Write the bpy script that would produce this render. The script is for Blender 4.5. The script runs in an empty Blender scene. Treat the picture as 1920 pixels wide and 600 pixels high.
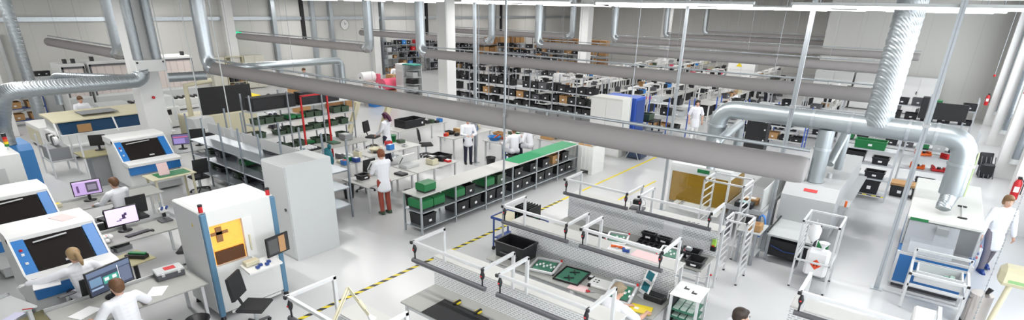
import bpy, math, random
from mathutils import Vector, Matrix
random.seed(7)
SC = bpy.context.scene
COL = SC.collection
PI = math.pi
ORD = ['first','second','third','fourth','fifth','sixth','seventh','eighth','ninth','tenth','eleventh','twelfth','thirteenth','fourteenth','fifteenth','sixteenth','seventeenth','eighteenth','nineteenth','twentieth']
for k in ('twenty','thirty'):
    ORD += [k + '-' + o for o in ORD[:9]] + [{'twenty':'thirtieth','thirty':'fortieth'}[k]]

# ------------------------------------------------------------------ camera maths (frame taken as 1920 x 600)
F, CY, PIT, ROL, YAW, CAMH = 1011.23, 422.11, .386379, .0209806, .653519, 5.2
def _axes():
    fw = Vector((0, math.cos(PIT), -math.sin(PIT))); up0 = Vector((0, math.sin(PIT), math.cos(PIT))); rt0 = Vector((1, 0, 0))
    rt = rt0*math.cos(ROL) + up0*math.sin(ROL); up = up0*math.cos(ROL) - rt0*math.sin(ROL)
    R = Matrix.Rotation(YAW, 3, 'Z')
    return R @ fw, R @ rt, R @ up
FW, RT, UP = _axes()
def ray(x, y): return FW + RT*((x-960)/F) - UP*((y-CY)/F)
def at(x, y, z):
    r = ray(x, y); t = (z-CAMH)/r.z
    return Vector((0, 0, CAMH)) + r*t
def atY(x, y, Y):
    r = ray(x, y); return Vector((0, 0, CAMH)) + r*(Y/r.y)
def atX(x, y, X):
    r = ray(x, y); return Vector((0, 0, CAMH)) + r*(X/r.x)

# ------------------------------------------------------------------ materials
MATS = {}
def mat(name, col, rough=.5, metal=0, var=.05, scale=6, spec=None, alpha=None, trans=0, emit=None, estr=0, bump=0):
    if name in MATS: return MATS[name]
    m = bpy.data.materials.new(name); m.use_nodes = True
    nt = m.node_tree; b = nt.nodes['Principled BSDF']
    b.inputs['Roughness'].default_value = rough; b.inputs['Metallic'].default_value = metal
    c = (*col, 1)
    b.inputs['Base Color'].default_value = c
    if var:
        tc = nt.nodes.new('ShaderNodeTexCoord'); n = nt.nodes.new('ShaderNodeTexNoise')
        n.inputs['Scale'].default_value = scale; n.inputs['Detail'].default_value = 3
        mx = nt.nodes.new('ShaderNodeMix'); mx.data_type = 'RGBA'
        mx.inputs['A'].default_value = tuple(max(0, v*(1-var)) for v in col) + (1,)
        mx.inputs['B'].default_value = tuple(min(1, v*(1+var)) for v in col) + (1,)
        nt.links.new(tc.outputs['Object'], n.inputs['Vector']); nt.links.new(n.outputs['Fac'], mx.inputs['Factor'])
        nt.links.new(mx.outputs['Result'], b.inputs['Base Color'])
        if bump:
            bp = nt.nodes.new('ShaderNodeBump'); bp.inputs['Strength'].default_value = bump; bp.inputs['Distance'].default_value = .01
            nt.links.new(n.outputs['Fac'], bp.inputs['Height']); nt.links.new(bp.outputs['Normal'], b.inputs['Normal'])
    if spec is not None: b.inputs['Specular IOR Level'].default_value = spec
    if trans: b.inputs['Transmission Weight'].default_value = trans
    if alpha is not None: b.inputs['Alpha'].default_value = alpha
    if emit:
        b.inputs['Emission Color'].default_value = (*emit, 1); b.inputs['Emission Strength'].default_value = estr
    MATS[name] = m
    return m
def nodes(m): return m.node_tree, m.node_tree.nodes['Principled BSDF']
def stripes(name, c1, c2, freq, rough=.4, diag=(1, 1, 0), duty=.5, metal=0):
    """two colours in hard bands along a direction of the object's own space"""
    if name in MATS: return MATS[name]
    m = mat(name, c1, rough, metal, var=0); nt, b = nodes(m)
    tc = nt.nodes.new('ShaderNodeTexCoord'); d = nt.nodes.new('ShaderNodeVectorMath'); d.operation = 'DOT_PRODUCT'
    d.inputs[1].default_value = tuple(v*freq for v in diag)
    fr = nt.nodes.new('ShaderNodeMath'); fr.operation = 'FRACT'
    gt = nt.nodes.new('ShaderNodeMath'); gt.operation = 'GREATER_THAN'; gt.inputs[1].default_value = duty
    mx = nt.nodes.new('ShaderNodeMix'); mx.data_type = 'RGBA'
    mx.inputs['A'].default_value = (*c1, 1); mx.inputs['B'].default_value = (*c2, 1)
    nt.links.new(tc.outputs['Object'], d.inputs[0]); nt.links.new(d.outputs['Value'], fr.inputs[0]); nt.links.new(fr.outputs[0], gt.inputs[0])
    nt.links.new(gt.outputs[0], mx.inputs['Factor']); nt.links.new(mx.outputs['Result'], b.inputs['Base Color'])
    return m

# ------------------------------------------------------------------ mesh builder
class B:
    def __init__(s): s.v = []; s.f = []; s.fm = []; s.fs = []; s.ms = []; s.mi = 0; s.T = None
    def m(s, material):
        if material not in s.ms: s.ms.append(material)
        s.mi = s.ms.index(material); return s
    def xf(s, loc=(0, 0, 0), rz=0, rx=0, ry=0):
        s.T = Matrix.Translation(loc) @ Matrix.Rotation(rz, 4, 'Z') @ Matrix.Rotation(ry, 4, 'Y') @ Matrix.Rotation(rx, 4, 'X'); return s
    def nx(s): s.T = None; return s
    def add(s, vs, fs, smooth=False):
        b = len(s.v)
        for p in vs:
            p = Vector(p); s.v.append(s.T @ p if s.T else p)
        for f in fs: s.f.append([b+i for i in f]); s.fm.append(s.mi); s.fs.append(smooth)
        return s
    def box(s, x0, y0, z0, x1, y1, z1, c=0):
        if x0 > x1: x0, x1 = x1, x0
        if y0 > y1: y0, y1 = y1, y0
        if z0 > z1: z0, z1 = z1, z0
        c = min(c, (x1-x0)*.45, (y1-y0)*.45, (z1-z0)*.45)
        if c <= 0:
            s.add([(x0,y0,z0),(x1,y0,z0),(x1,y1,z0),(x0,y1,z0),(x0,y0,z1),(x1,y0,z1),(x1,y1,z1),(x0,y1,z1)],
                  [(3,2,1,0),(4,5,6,7),(0,1,5,4),(1,2,6,5),(2,3,7,6),(3,0,4,7)])
            return s
        def ring(a, z): return [(x0+a,y0+c,z),(x0+c,y0+a,z),(x1-c,y0+a,z),(x1-a,y0+c,z),(x1-a,y1-c,z),(x1-c,y1-a,z),(x0+c,y1-a,z),(x0+a,y1-c,z)]
        def inner(z): return [(x0+c,y0+c,z),(x1-c,y0+c,z),(x1-c,y1-c,z),(x0+c,y1-c,z)]
        vs = ring(0, z0+c) + ring(0, z1-c) + inner(z0) + inner(z1)
        fs = [(i, (i+1)%8, 8+(i+1)%8, 8+i) for i in range(8)]
        fs += [(19,18,17,16),(20,21,22,23)]
        fs += [(1,16,17,2)[::-1],(3,17,18,4)[::-1],(5,18,19,6)[::-1],(7,19,16,0)[::-1],(9,10,21,20),(11,12,22,21),(13,14,23,22),(15,8,20,23),
               (0,16,1),(2,17,3),(4,18,5),(6,19,7),(8,9,20),(10,11,21),(12,13,22),(14,15,23)]
        return s.add(vs, fs)
    def cb(s, cx, cy, z0, sx, sy, sz, c=0): return s.box(cx-sx/2, cy-sy/2, z0, cx+sx/2, cy+sy/2, z0+sz, c)
    def quad(s, a, b, c, d): return s.add([a, b, c, d], [(0, 1, 2, 3)])
    def tube(s, pts, r, n=8, caps=True, smooth=True):
        """round bar along points; r number or one per point"""
        P = [Vector(p) for p in pts]; k = len(P); rr = r if isinstance(r, (list, tuple)) else [r]*k
        ref = None; vs = []
        for i in range(k):
            t = (P[min(i+1, k-1)] - P[max(i-1, 0)]).normalized()
            if ref is None:
                ref = Vector((0, 0, 1)) if abs(t.z) < .9 else Vector((1, 0, 0))
            u = t.cross(ref)
            if u.length < 1e-5: u = t.orthogonal()
            u.normalize(); w = u.cross(t).normalized(); ref = w
            for j in range(n):
                a = 2*PI*j/n; vs.append(P[i] + u*math.cos(a)*rr[i] + w*math.sin(a)*rr[i])
        s.add(vs, [(i*n+j, i*n+(j+1)%n, (i+1)*n+(j+1)%n, (i+1)*n+j) for i in range(k-1) for j in range(n)], smooth)
        if caps: s.add(vs[:n], [tuple(range(n))[::-1]]); s.add(vs[-n:], [tuple(range(n))])
        return s
    def bar(s, a, b, w, h=None, up=(0, 0, 1)):
        """square bar from a to b"""
        a, b = Vector(a), Vector(b); h = h or w; t = (b-a).normalized(); up = Vector(up)
        if abs(t.dot(up)) > .98: up = Vector((0, 1, 0))
        u = t.cross(up).normalized()*w/2; v = t.cross(u).normalized()*h/2
        vs = [p+i*u+j*v for p in (a, b) for i, j in ((-1,-1),(1,-1),(1,1),(-1,1))]
        return s.add(vs, [(0,1,2,3),(7,6,5,4),(4,5,1,0),(5,6,2,1),(6,7,3,2),(7,4,0,3)])
    def lathe(s, prof, n=16, c=(0, 0), smooth=True):
        """profile of (radius, z) turned about a vertical axis"""
        vs = [(c[0]+r*math.cos(2*PI*j/n), c[1]+r*math.sin(2*PI*j/n), z) for r, z in prof for j in range(n)]
        k = len(prof)
        s.add(vs, [(i*n+j, i*n+(j+1)%n, (i+1)*n+(j+1)%n, (i+1)*n+j) for i in range(k-1) for j in range(n)], smooth)
        if prof[0][0] > 1e-4: s.add(vs[:n], [tuple(range(n))[::-1]])
        if prof[-1][0] > 1e-4: s.add(vs[-n:], [tuple(range(n))])
        return s
    def prism(s, poly, a, b, axis='x'):
        """outline extruded from a to b: axis x takes (y,z) points, y takes (x,z), z takes (x,y)"""
        f = {'x': lambda p, t: (t, p[0], p[1]), 'y': lambda p, t: (p[0], t, p[1]), 'z': lambda p, t: (p[0], p[1], t)}[axis]
        n = len(poly); vs = [f(p, a) for p in poly] + [f(p, b) for p in poly]
        return s.add(vs, [tuple(range(n))[::-1], tuple(range(n, 2*n))] + [(i, (i+1)%n, n+(i+1)%n, n+i) for i in range(n)])
    def tray(s, x0, y0, z0, x1, y1, z1, t=.02, c=0, taper=0):
        """open-topped box with wall thickness"""
        k = taper
        o = [(x0+k,y0+k,z0),(x1-k,y0+k,z0),(x1-k,y1-k,z0),(x0+k,y1-k,z0),(x0,y0,z1),(x1,y0,z1),(x1,y1,z1),(x0,y1,z1)]
        i = [(x0+t+k,y0+t+k,z0+t),(x1-t-k,y0+t+k,z0+t),(x1-t-k,y1-t-k,z0+t),(x0+t+k,y1-t-k,z0+t),(x0+t,y0+t,z1),(x1-t,y0+t,z1),(x1-t,y1-t,z1),(x0+t,y1-t,z1)]
        s.add(o+i, [(3,2,1,0),(0,1,5,4),(1,2,6,5),(2,3,7,6),(3,0,4,7),(8,9,10,11),(12,13,9,8),(13,14,10,9),(14,15,11,10),(15,12,8,11),
                    (4,5,13,12),(5,6,14,13),(6,7,15,14),(7,4,12,15)])
        return s
    def ball(s, c, r, n=10, k=6, sc=(1, 1, 1)):
        vs = []; c = Vector(c)
        for i in range(1, k):
            a = PI*i/k
            for j in range(n):
                b = 2*PI*j/n; vs.append(c+Vector((r*sc[0]*math.sin(a)*math.cos(b), r*sc[1]*math.sin(a)*math.sin(b), r*sc[2]*math.cos(a))))
        t = len(vs); vs += [c+Vector((0,0,r*sc[2])), c-Vector((0,0,r*sc[2]))]
        fs = [(i*n+j, (i+1)*n+j, (i+1)*n+(j+1)%n, i*n+(j+1)%n) for i in range(k-2) for j in range(n)]
        fs += [(t, j, (j+1)%n) for j in range(n)] + [(t+1, (k-2)*n+(j+1)%n, (k-2)*n+j) for j in range(n)]
        return s.add(vs, fs, True)
    def mesh(s, name):
        me = bpy.data.meshes.new(name); me.from_pydata([tuple(p) for p in s.v], [], s.f)
        for m_ in s.ms: me.materials.append(m_)
        me.polygons.foreach_set('material_index', s.fm); me.polygons.foreach_set('use_smooth', s.fs)
        me.update(); return me
    def obj(s, name, parent=None, loc=None, rz=0, label=None):
        o = bpy.data.objects.new(name, s.mesh(name)); COL.objects.link(o)
        if loc is not None: o.location = loc
        if rz: o.rotation_euler.z = rz
        if parent is not None: o.parent = parent
        if label: o['label'] = label
        return o

def tag(o, label, cat, group=None):
    o['label'] = label; o['category'] = cat
    if group: o['group'] = group
    return o
def thing(name, label, cat, loc=(0, 0, 0), rz=0, group=None):
    o = bpy.data.objects.new(name, None); COL.objects.link(o); o.empty_display_size = .1
    o.location = loc; o.rotation_euler.z = rz
    return tag(o, label, cat, group)
def solo(b, name, label, cat, loc=(0, 0, 0), rz=0, group=None):
    return tag(b.obj(name, None, loc, rz), label, cat, group)
def struct(b, name, loc=None):
    o = b.obj(name, None, loc); o['kind'] = 'structure'; return o
def kids(o): return list(o.children)
def dup(root, loc, rz=0, label=None, group=None, tint=None):
    r = root.copy(); COL.objects.link(r); r.location = loc; r.rotation_euler = (0, 0, rz)
    if label: r['label'] = label
    if group: r['group'] = group
    for ch in kids(root):
        c = ch.copy(); COL.objects.link(c); c.parent = r
        for g in kids(ch):
            d = g.copy(); COL.objects.link(d); d.parent = c
    return r
def elbow(a, b, c, r, k=6):
    """points turning from segment a-b into b-c with bend radius r"""
    a, b, c = Vector(a), Vector(b), Vector(c); u = (a-b).normalized(); w = (c-b).normalized()
    p, q = b+u*r, b+w*r
    return [(p*(1-t)**2 + b*2*t*(1-t) + q*t*t) for t in [i/k for i in range(k+1)]]
def path(pts, r):
    out = [Vector(pts[0])]
    for i in range(1, len(pts)-1): out += elbow(pts[i-1], pts[i], pts[i+1], r)
    return out + [Vector(pts[-1])]
# ------------------------------------------------------------------ palette
WHITE = mat('white_paint', (.78, .78, .77), .45, var=.02)
SHELL = mat('machine_white', (.72, .73, .72), .4, var=.02)
LGREY = mat('light_grey_paint', (.52, .54, .54), .42, var=.03)
MGREY = mat('mid_grey_paint', (.27, .28, .29), .45, var=.04)
DGREY = mat('dark_grey', (.09, .09, .1), .5, var=.06)
BLACK = mat('black_plastic', (.012, .012, .014), .42, var=.15)
BLACKM = mat('black_matte', (.018, .018, .02), .75, var=.15)
ALU = mat('brushed_aluminium', (.62, .63, .64), .3, .85, var=.05, scale=20)
ALUW = mat('pale_aluminium', (.70, .71, .72), .38, .35, var=.04)
GALV = mat('galvanised_steel', (.50, .54, .57), .32, .8, var=.12, scale=14)
STEELG = mat('grey_rack_steel', (.36, .38, .41), .4, .45, var=.06)
BLUE = mat('machine_blue', (.03, .19, .52), .35, var=.04)
DBLUE = mat('dark_blue', (.02, .06, .25), .35, var=.05)
SBLUE = mat('slate_blue', (.10, .22, .34), .45, var=.04)
GREEN = mat('green_plastic', (.012, .17, .05), .4, var=.08)
OLIVE = mat('olive_green_plastic', (.05, .085, .05), .5, var=.1)
RED = mat('red_plastic', (.55, .015, .02), .4, var=.05)
ORANGE = mat('orange_plastic', (.75, .13, .015), .45, var=.05)
YEL = mat('yellow_plastic', (.80, .62, .02), .45, var=.05)
PINK = mat('pink_film', (.85, .13, .22), .35, var=.06)
TEAL = mat('teal_cloth', (.01, .14, .18), .7, var=.2)
BEIGE = mat('beige_paint', (.62, .58, .42), .45, var=.03)
KHAKI = mat('khaki_panel', (.34, .31, .17), .5, var=.05)
CARD = mat('cardboard', (.42, .24, .10), .75, var=.1)
CARDD = mat('dark_cardboard', (.30, .15, .06), .75, var=.1)
PAPER = mat('paper_white', (.82, .82, .83), .6, var=.01)
PAPERP = mat('paper_pink', (.80, .58, .58), .6, var=.03)
TOP = mat('worktop_grey', (.36, .36, .34), .4, var=.03)
TOPW = mat('worktop_white', (.55, .545, .525), .38, var=.02)
PCB = mat('circuit_green', (.03, .17, .10), .4, var=.3, scale=40)
SKIN = mat('skin', (.62, .36, .26), .5, var=.05)
COAT = mat('white_coat', (.80, .81, .85), .8, var=.03, scale=9, bump=.25)
HAIRD = mat('hair_dark', (.03, .018, .012), .55, var=.3, scale=40)
HAIRB = mat('hair_brown', (.13, .06, .025), .55, var=.35, scale=40)
HAIRL = mat('hair_blonde', (.36, .24, .12), .55, var=.35, scale=40)
JEANS = mat('dark_trousers', (.02, .022, .045), .8, var=.1)
GLASSD = mat('dark_tinted_glass', (.012, .008, .008), .06, var=0, spec=.6)
RUBBER = mat('rubber', (.02, .02, .02), .7, var=.1)
DUCT = mat('fabric_duct', (.29, .275, .275), .85, var=.04, scale=4)
STRIP = stripes('tape_yellow_black', (.75, .60, .02), (.02, .02, .02), 4.2, diag=(1, 1, 0))

# ------------------------------------------------------------------ setting
fl = mat('floor_epoxy', (.60, .605, .61), .24, var=.03, scale=.6)
nt, b_ = nodes(fl)
b_.inputs['Specular IOR Level'].default_value = .55
struct(B().m(fl).box(-36, -6, -.2, 6, 62, 0), 'floor')
wl = mat('wall_panels', (.62, .615, .59), .6, var=.02, scale=.5)
nt, b_ = nodes(wl)                                            # vertical sandwich-panel joints
tc = nt.nodes.new('ShaderNodeTexCoord'); sx = nt.nodes.new('ShaderNodeSeparateXYZ'); ad = nt.nodes.new('ShaderNodeMath'); ad.operation = 'ADD'
md = nt.nodes.new('ShaderNodeMath'); md.operation = 'FRACT'; ml = nt.nodes.new('ShaderNodeMath'); ml.operation = 'MULTIPLY'; ml.inputs[1].default_value = 1/1.1
lt = nt.nodes.new('ShaderNodeMath'); lt.operation = 'LESS_THAN'; lt.inputs[1].default_value = .03
mx = nt.nodes.new('ShaderNodeMix'); mx.data_type = 'RGBA'; mx.inputs['B'].default_value = (.57, .565, .54, 1)
old = b_.inputs['Base Color'].links[0].from_socket
L_ = nt.links.new
L_(tc.outputs['Object'], sx.inputs[0]); L_(sx.outputs[0], ad.inputs[0]); L_(sx.outputs[1], ad.inputs[1]); L_(ad.outputs[0], ml.inputs[0])
L_(ml.outputs[0], md.inputs[0]); L_(md.outputs[0], lt.inputs[0]); L_(lt.outputs[0], mx.inputs['Factor']); L_(old, mx.inputs['A']); L_(mx.outputs['Result'], b_.inputs['Base Color'])
XW, YB, YBLOCK, XR, CEIL = -35, 56, 38.6, 3.1, 7.4
struct(B().m(wl).box(XW-.3, -6, 0, XW, YB, CEIL), 'wall_left')
struct(B().m(wl).box(XW, YB, 0, -6, YB+.3, CEIL), 'wall_back')
struct(B().m(wl).box(-6.2, YBLOCK, 0, XR+.3, YB+.3, CEIL), 'wall_block')
struct(B().m(WHITE).box(XR, -6, 0, XR+.3, YBLOCK, CEIL), 'wall_right')
struct(B().m(WHITE).box(XW-.3, -6.3, 0, XR+.3, -6, CEIL), 'wall_front')
struct(B().m(mat('ceiling_deck', (.55, .55, .54), .7, var=.02)).box(XW-.3, -6.3, CEIL, XR+.3, YB+.3, CEIL+.2), 'ceiling')
# steel rail along the left wall
struct(B().m(GALV).box(XW, -5, 4.05, XW+.12, YB, 4.25), 'trim_left')
# wall columns on the left wall
for px in (515, 588, 622, 718, 1020):
    y = atX(px, 50, XW+.2).y; struct(B().m(GALV).box(XW, y-.13, 0, XW+.3, y+.13, CEIL), 'trim_left')
for px in (428, 702):
    y = atX(px, 50, XW+.2).y; struct(B().m(WHITE).box(XW, y-.3, 0, XW+.4, y+.3, CEIL), 'column')
for px in (567, 783, 800, 928, 940):
    y = atX(px, 30, XW+.1).y
    struct(B().m(BLACKM).box(XW, y-.12, 2.6, XW+.14, y+.12, CEIL), 'trim_left')
# square hall columns
COLX = -19.5
for y in (6.6, 19.9, 33.1, 46.4):
    struct(B().m(WHITE).box(COLX-.32, y-.32, 0, COLX+.32, y+.32, CEIL, .02), 'column')
struct(B().m(WHITE).box(-29.0, 4.25, 0, -28.45, 4.8, CEIL, .02), 'column')
# pillars on the right wall, each with a spiral pipe and an exhaust grille
def right_pillar(y, lab):
    struct(B().m(WHITE).box(2.2, y, 0, XR+.05, y+.55, CEIL), 'column')
    t = thing('exhaust_pipe', lab, 'pipe', (2.62, y-.2, 0))
    n = 130; B().m(mat('rib_pipe', (.34, .38, .42), .36, .75, var=.08, scale=10)).tube([(0, 0, .75+(CEIL-.77)*i/n) for i in range(n+1)], [.13 if i % 3 else .122 for i in range(n+1)], 14).obj('pipe', t)
    B().m(LGREY).tube([(0, -.03, .60), (0, -.03, .75)], [.19, .15], 16).obj('grille', t); B().m(MGREY).tube([(0, -.035, .595), (0, -.035, .6)], .15, 16).obj('grille_mesh', t)
for y, lab in ((36.7, 'spiral exhaust pipe on the white wall pillar beside the far red extinguisher'), (30.8, 'spiral exhaust pipe on the second white wall pillar with round grille'), (24.6, 'spiral exhaust pipe on the white wall pillar nearest the walking person')):
    right_pillar(y, lab)

# ------------------------------------------------------------------ light: rows of ceiling luminaires
LAMP = mat('lamp_tube', (.9, .9, .9), .5, var=0, emit=(1, .99, .97), estr=3)
def lamp_row(y, x0, x1, z, i):
    k = 0; x = x0
    while x < x1-2:
        xe = min(x+4.4, x1)
        t = thing('strip_luminaire', f'white strip luminaire, {ORD[k]} from the window wall in the {ORD[i]} hanging row', 'ceiling light', (x, y, z), 0, 'hanging strip lights')
        B().m(LGREY).box(0, -.06, .045, xe-x-.7, .06, .1).obj('housing', t)
        B().m(LAMP).box(.03, -.05, 0, xe-x-.73, .05, .045, .015).obj('diffuser', t)
        B().m(STEELG).tube([(.5, 0, .1), (.5, 0, CEIL-z)], .012, 6).obj('hanger', t)
        B().m(STEELG).tube([(xe-x-1.2, 0, .1), (xe-x-1.2, 0, CEIL-z)], .012, 6).obj('hanger', t)
        area('lamp_light', ((x+xe-.7)/2, y, z-.004), xe-x-.75, .1, 14*(xe-x)); x = xe; k += 1
LROWS = [3.6, 12.4, 21.2, 30.0, 38.2, 47.4]
def area(name, loc, sx, sy, w, col=(1, .99, .97), rot=(0, 0, 0)):
    l = bpy.data.lights.new(name, 'AREA'); l.shape = 'RECTANGLE'; l.size = sx; l.size_y = sy; l.energy = w; l.color = col
    o = bpy.data.objects.new(name, l); COL.objects.link(o); o.location = loc; o.rotation_euler = rot; return o
for i, y in enumerate(LROWS): lamp_row(y, -33.5, 2.1 if y < 38 else -7, 5.27, i)
w = bpy.data.worlds.new('world'); SC.world = w; w.use_nodes = True
w.node_tree.nodes['Background'].inputs[0].default_value = (.95, .97, 1, 1); w.node_tree.nodes['Background'].inputs[1].default_value = .1

# daylight windows between the pillars of the right wall
WIN = mat('window_daylight', (.9, .95, 1), .2, var=0, emit=(.93, .97, 1), estr=2.1)
for i, (a, b) in enumerate(((-4, 1), (2, 7.5), (8.5, 13.2), (13.8, 17.6), (18.9, 24.3), (25.5, 30.5), (31.6, 36.4))):
    struct(B().m(WIN).box(XR-.03, a, 1.4, XR-.005, b, 5.6), f'window_{i+1}')
    fr = B().m(WHITE)
    for y in (a, (a+b)/2-.03, b-.06): fr.box(XR-.05, y, 1.35, XR-.001, y+.06, 5.65)
    fr.box(XR-.05, a, 1.34, XR-.001, b, 1.4).box(XR-.05, a, 5.6, XR-.001, b, 5.66); struct(fr, 'window_frame')
# ------------------------------------------------------------------ camera
cam = bpy.data.cameras.new('camera'); co = bpy.data.objects.new('camera', cam); COL.objects.link(co)
co.matrix_world = Matrix.Translation((0, 0, CAMH)) @ Matrix((RT, UP, -FW)).transposed().to_4x4()
cam.sensor_width = 36; cam.lens = F/1920*36; cam.shift_y = (CY-300)/1920; cam.clip_start = .05; cam.clip_end = 300
SC.camera = co
SC.view_settings.view_transform = 'Standard'; SC.view_settings.look = 'None'; SC.view_settings.gamma = 1; SC.view_settings.exposure = .94
SC.view_settings.use_curve_mapping = False
SC.cycles.max_bounces = 6; SC.cycles.diffuse_bounces = 4; SC.cycles.glossy_bounces = 3; SC.cycles.transmission_bounces = 4; SC.cycles.transparent_max_bounces = 6
SC.cycles.sample_clamp_indirect = 4; SC.cycles.caustics_reflective = False; SC.cycles.caustics_refractive = False
# ------------------------------------------------------------------ fabric air ducts hung below the ceiling
DZ = 3.215
NEAR = ['nearest', 'second', 'third', 'fourth', 'fifth', 'sixth']
def duct(y, x0, x1, lab, feed):
    t = thing('fabric_air_duct', lab, 'air duct', (0, y, 0), 0, 'fabric air ducts')
    r = .185
    prof = [(.02, r*.86), (0, r*.7)]
    n = 40; pts = [(x0+.0, 0, DZ)] + [(x0+(x1-x0)*i/n, 0, DZ) for i in range(1, n)] + [(x1-.1, 0, DZ), (x1-.02, 0, DZ), (x1, 0, DZ)]
    rr = [r]*(n) + [r, r*.93, r*.8]
    B().m(DUCT).tube(pts, rr, 20).obj('sleeve', t)
    b = B().m(GALV); b.tube([(x0+.1, 0, DZ+r+.09), (x1, 0, DZ+r+.09)], .025, 8); b.obj('rail', t)
    x = x0+.8; cl = B().m(GALV).box(-.012, -.012, DZ+r-.02, .012, .012, DZ+r+.09).mesh('clip')
    def part(name, me, x):
        o = bpy.data.objects.new(name, me); COL.objects.link(o); o.parent = t; o.location.x = x
    while x < x1: part('clip', cl, x); x += 1.5
    ws = B().m(STEELG).tube([(0, 0, DZ+r+.09), (0, 0, CEIL)], .006, 5).mesh('suspension_wire'); x = x0+1.6
    while x < x1: part('suspension_wire', ws, x); x += 3.2
    s = 1 if feed == x1 else -1
    B().m(GALV).tube(path([(feed-s*.3, 0, DZ), (feed, 0, DZ), (feed, 0, CEIL)], .42), .21, 16).obj('feed_pipe', t)
YR = [8.0, 17.0, 25.8, 34.6, 43.2, 52]
for i, y in enumerate(YR):
    duct(y, -18.2, -1.15 if i < 4 else -6.6, f'{NEAR[i]} long grey fabric air duct on the machine side of the columns', -18.2)
    if i < 4:
        duct(y-.3, -33.4, -21.3 if i else -24.6, f'{NEAR[i]} short grey fabric air duct between the columns and the rail wall', -21.3 if i else -24.6)
# round sheet-metal pipes
def spiral(name):
    m = mat(name, (.36, .39, .41), .36, .75, var=.08, scale=10); nt, b = nodes(m)
    tc = nt.nodes.new('ShaderNodeTexCoord'); w = nt.nodes.new('ShaderNodeTexWave'); w.wave_type = 'BANDS'; w.bands_direction = 'DIAGONAL'
    w.inputs['Scale'].default_value = 9; w.inputs['Distortion'].default_value = 0
    bp = nt.nodes.new('ShaderNodeBump'); bp.inputs['Strength'].default_value = .35; bp.inputs['Distance'].default_value = .008
    nt.links.new(tc.outputs['Object'], w.inputs['Vector']); nt.links.new(w.outputs['Fac'], bp.inputs['Height']); nt.links.new(bp.outputs['Normal'], b.inputs['Normal'])
    return m
SPIRAL = spiral('spiral_pipe')
DUCTM = mat('sheet_metal_duct', (.40, .44, .46), .36, .75, var=.06, scale=3)
def ribbed(b, pts, r, step=.045):
    """folded spiral tube: rings of slightly changing radius"""
    out = [pts[0]]
    for p, q in zip(pts, pts[1:]):
        n = max(1, int((q-p).length/step)); out += [p.lerp(q, i/n) for i in range(1, n+1)]
    return b.tube(out, [r*(1 if i % 3 else .965) for i in range(len(out))], 20)
def pipe(name, lab, pts, r, bend=.4, m=None, flanges=()):
    t = thing(name, lab, 'pipe', pts[0])
    o = Vector(pts[0])
    pp = [p-o for p in path(pts, bend)]
    if m is SPIRAL: b = B().m(m); ribbed(b, pp, r)
    else: b = B().m(m or DUCTM).tube(pp, r, 24)
    b.obj('pipe', t)
    for a, d in flanges:
        a = Vector(a)-o; d = Vector(d).normalized()*.03
        B().m(GALV).tube([a-d, a+d], r+.02, 20).obj('flange', t)
    return t
# ------------------------------------------------------------------ pegboard material (rows of short slots)
PEG = mat('pegboard_slotted', (.62, .63, .64), .45, .2, var=0)
nt, b_ = nodes(PEG); tc = nt.nodes.new('ShaderNodeTexCoord'); sp = nt.nodes.new('ShaderNodeSeparateXYZ'); cb = nt.nodes.new('ShaderNodeCombineXYZ')
br = nt.nodes.new('ShaderNodeTexBrick'); br.offset = .5; br.inputs['Scale'].default_value = 1; br.inputs['Brick Width'].default_value = .075; br.inputs['Row Height'].default_value = .034
br.inputs['Mortar Size'].default_value = .0105; br.inputs['Color1'].default_value = (.42, .43, .44, 1); br.inputs['Color2'].default_value = (.42, .43, .44, 1); br.inputs['Mortar'].default_value = (.78, .79, .80, 1); br.inputs['Mortar Smooth'].default_value = .1
nt.links.new(tc.outputs['Object'], sp.inputs[0]); nt.links.new(sp.outputs[0], cb.inputs[0]); nt.links.new(sp.outputs[2], cb.inputs[1])
nt.links.new(cb.outputs[0], br.inputs['Vector']); nt.links.new(br.outputs['Color'], b_.inputs['Base Color'])

# ------------------------------------------------------------------ tape on the floor
def tape(name, label, x0, y0, x1, y1, w=.09, m=STRIP):
    a, b = Vector((x0, y0)), Vector((x1, y1)); L = (b-a).length; rz = math.atan2(b.y-a.y, b.x-a.x)
    o = solo(B().m(m).box(0, -w/2, 0, L, w/2, .003), name, label, 'floor tape', (x0, y0, .001), rz)
tape('floor_tape', 'yellow and black hazard tape running along the wide white aisle', -7.95, -1, -7.85, 12.6)
tape('floor_tape', 'plain yellow floor tape continuing the hazard line to the far aisle', -7.86, 12.65, -7.82, 19.6, .08, YEL)
tape('floor_tape', 'dashed yellow floor tape beside the amber glass soldering cabinet', -6.62, 13.2, -6.55, 16.2, .07, YEL)
tape('floor_tape', 'pale dashed tape across the floor behind the walking person', .9, 18.6, 3.0, 19.3, .06, stripes('tape_pale', (.75, .72, .5), (.6, .6, .6), 3, diag=(1, 0, 0)))

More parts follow.
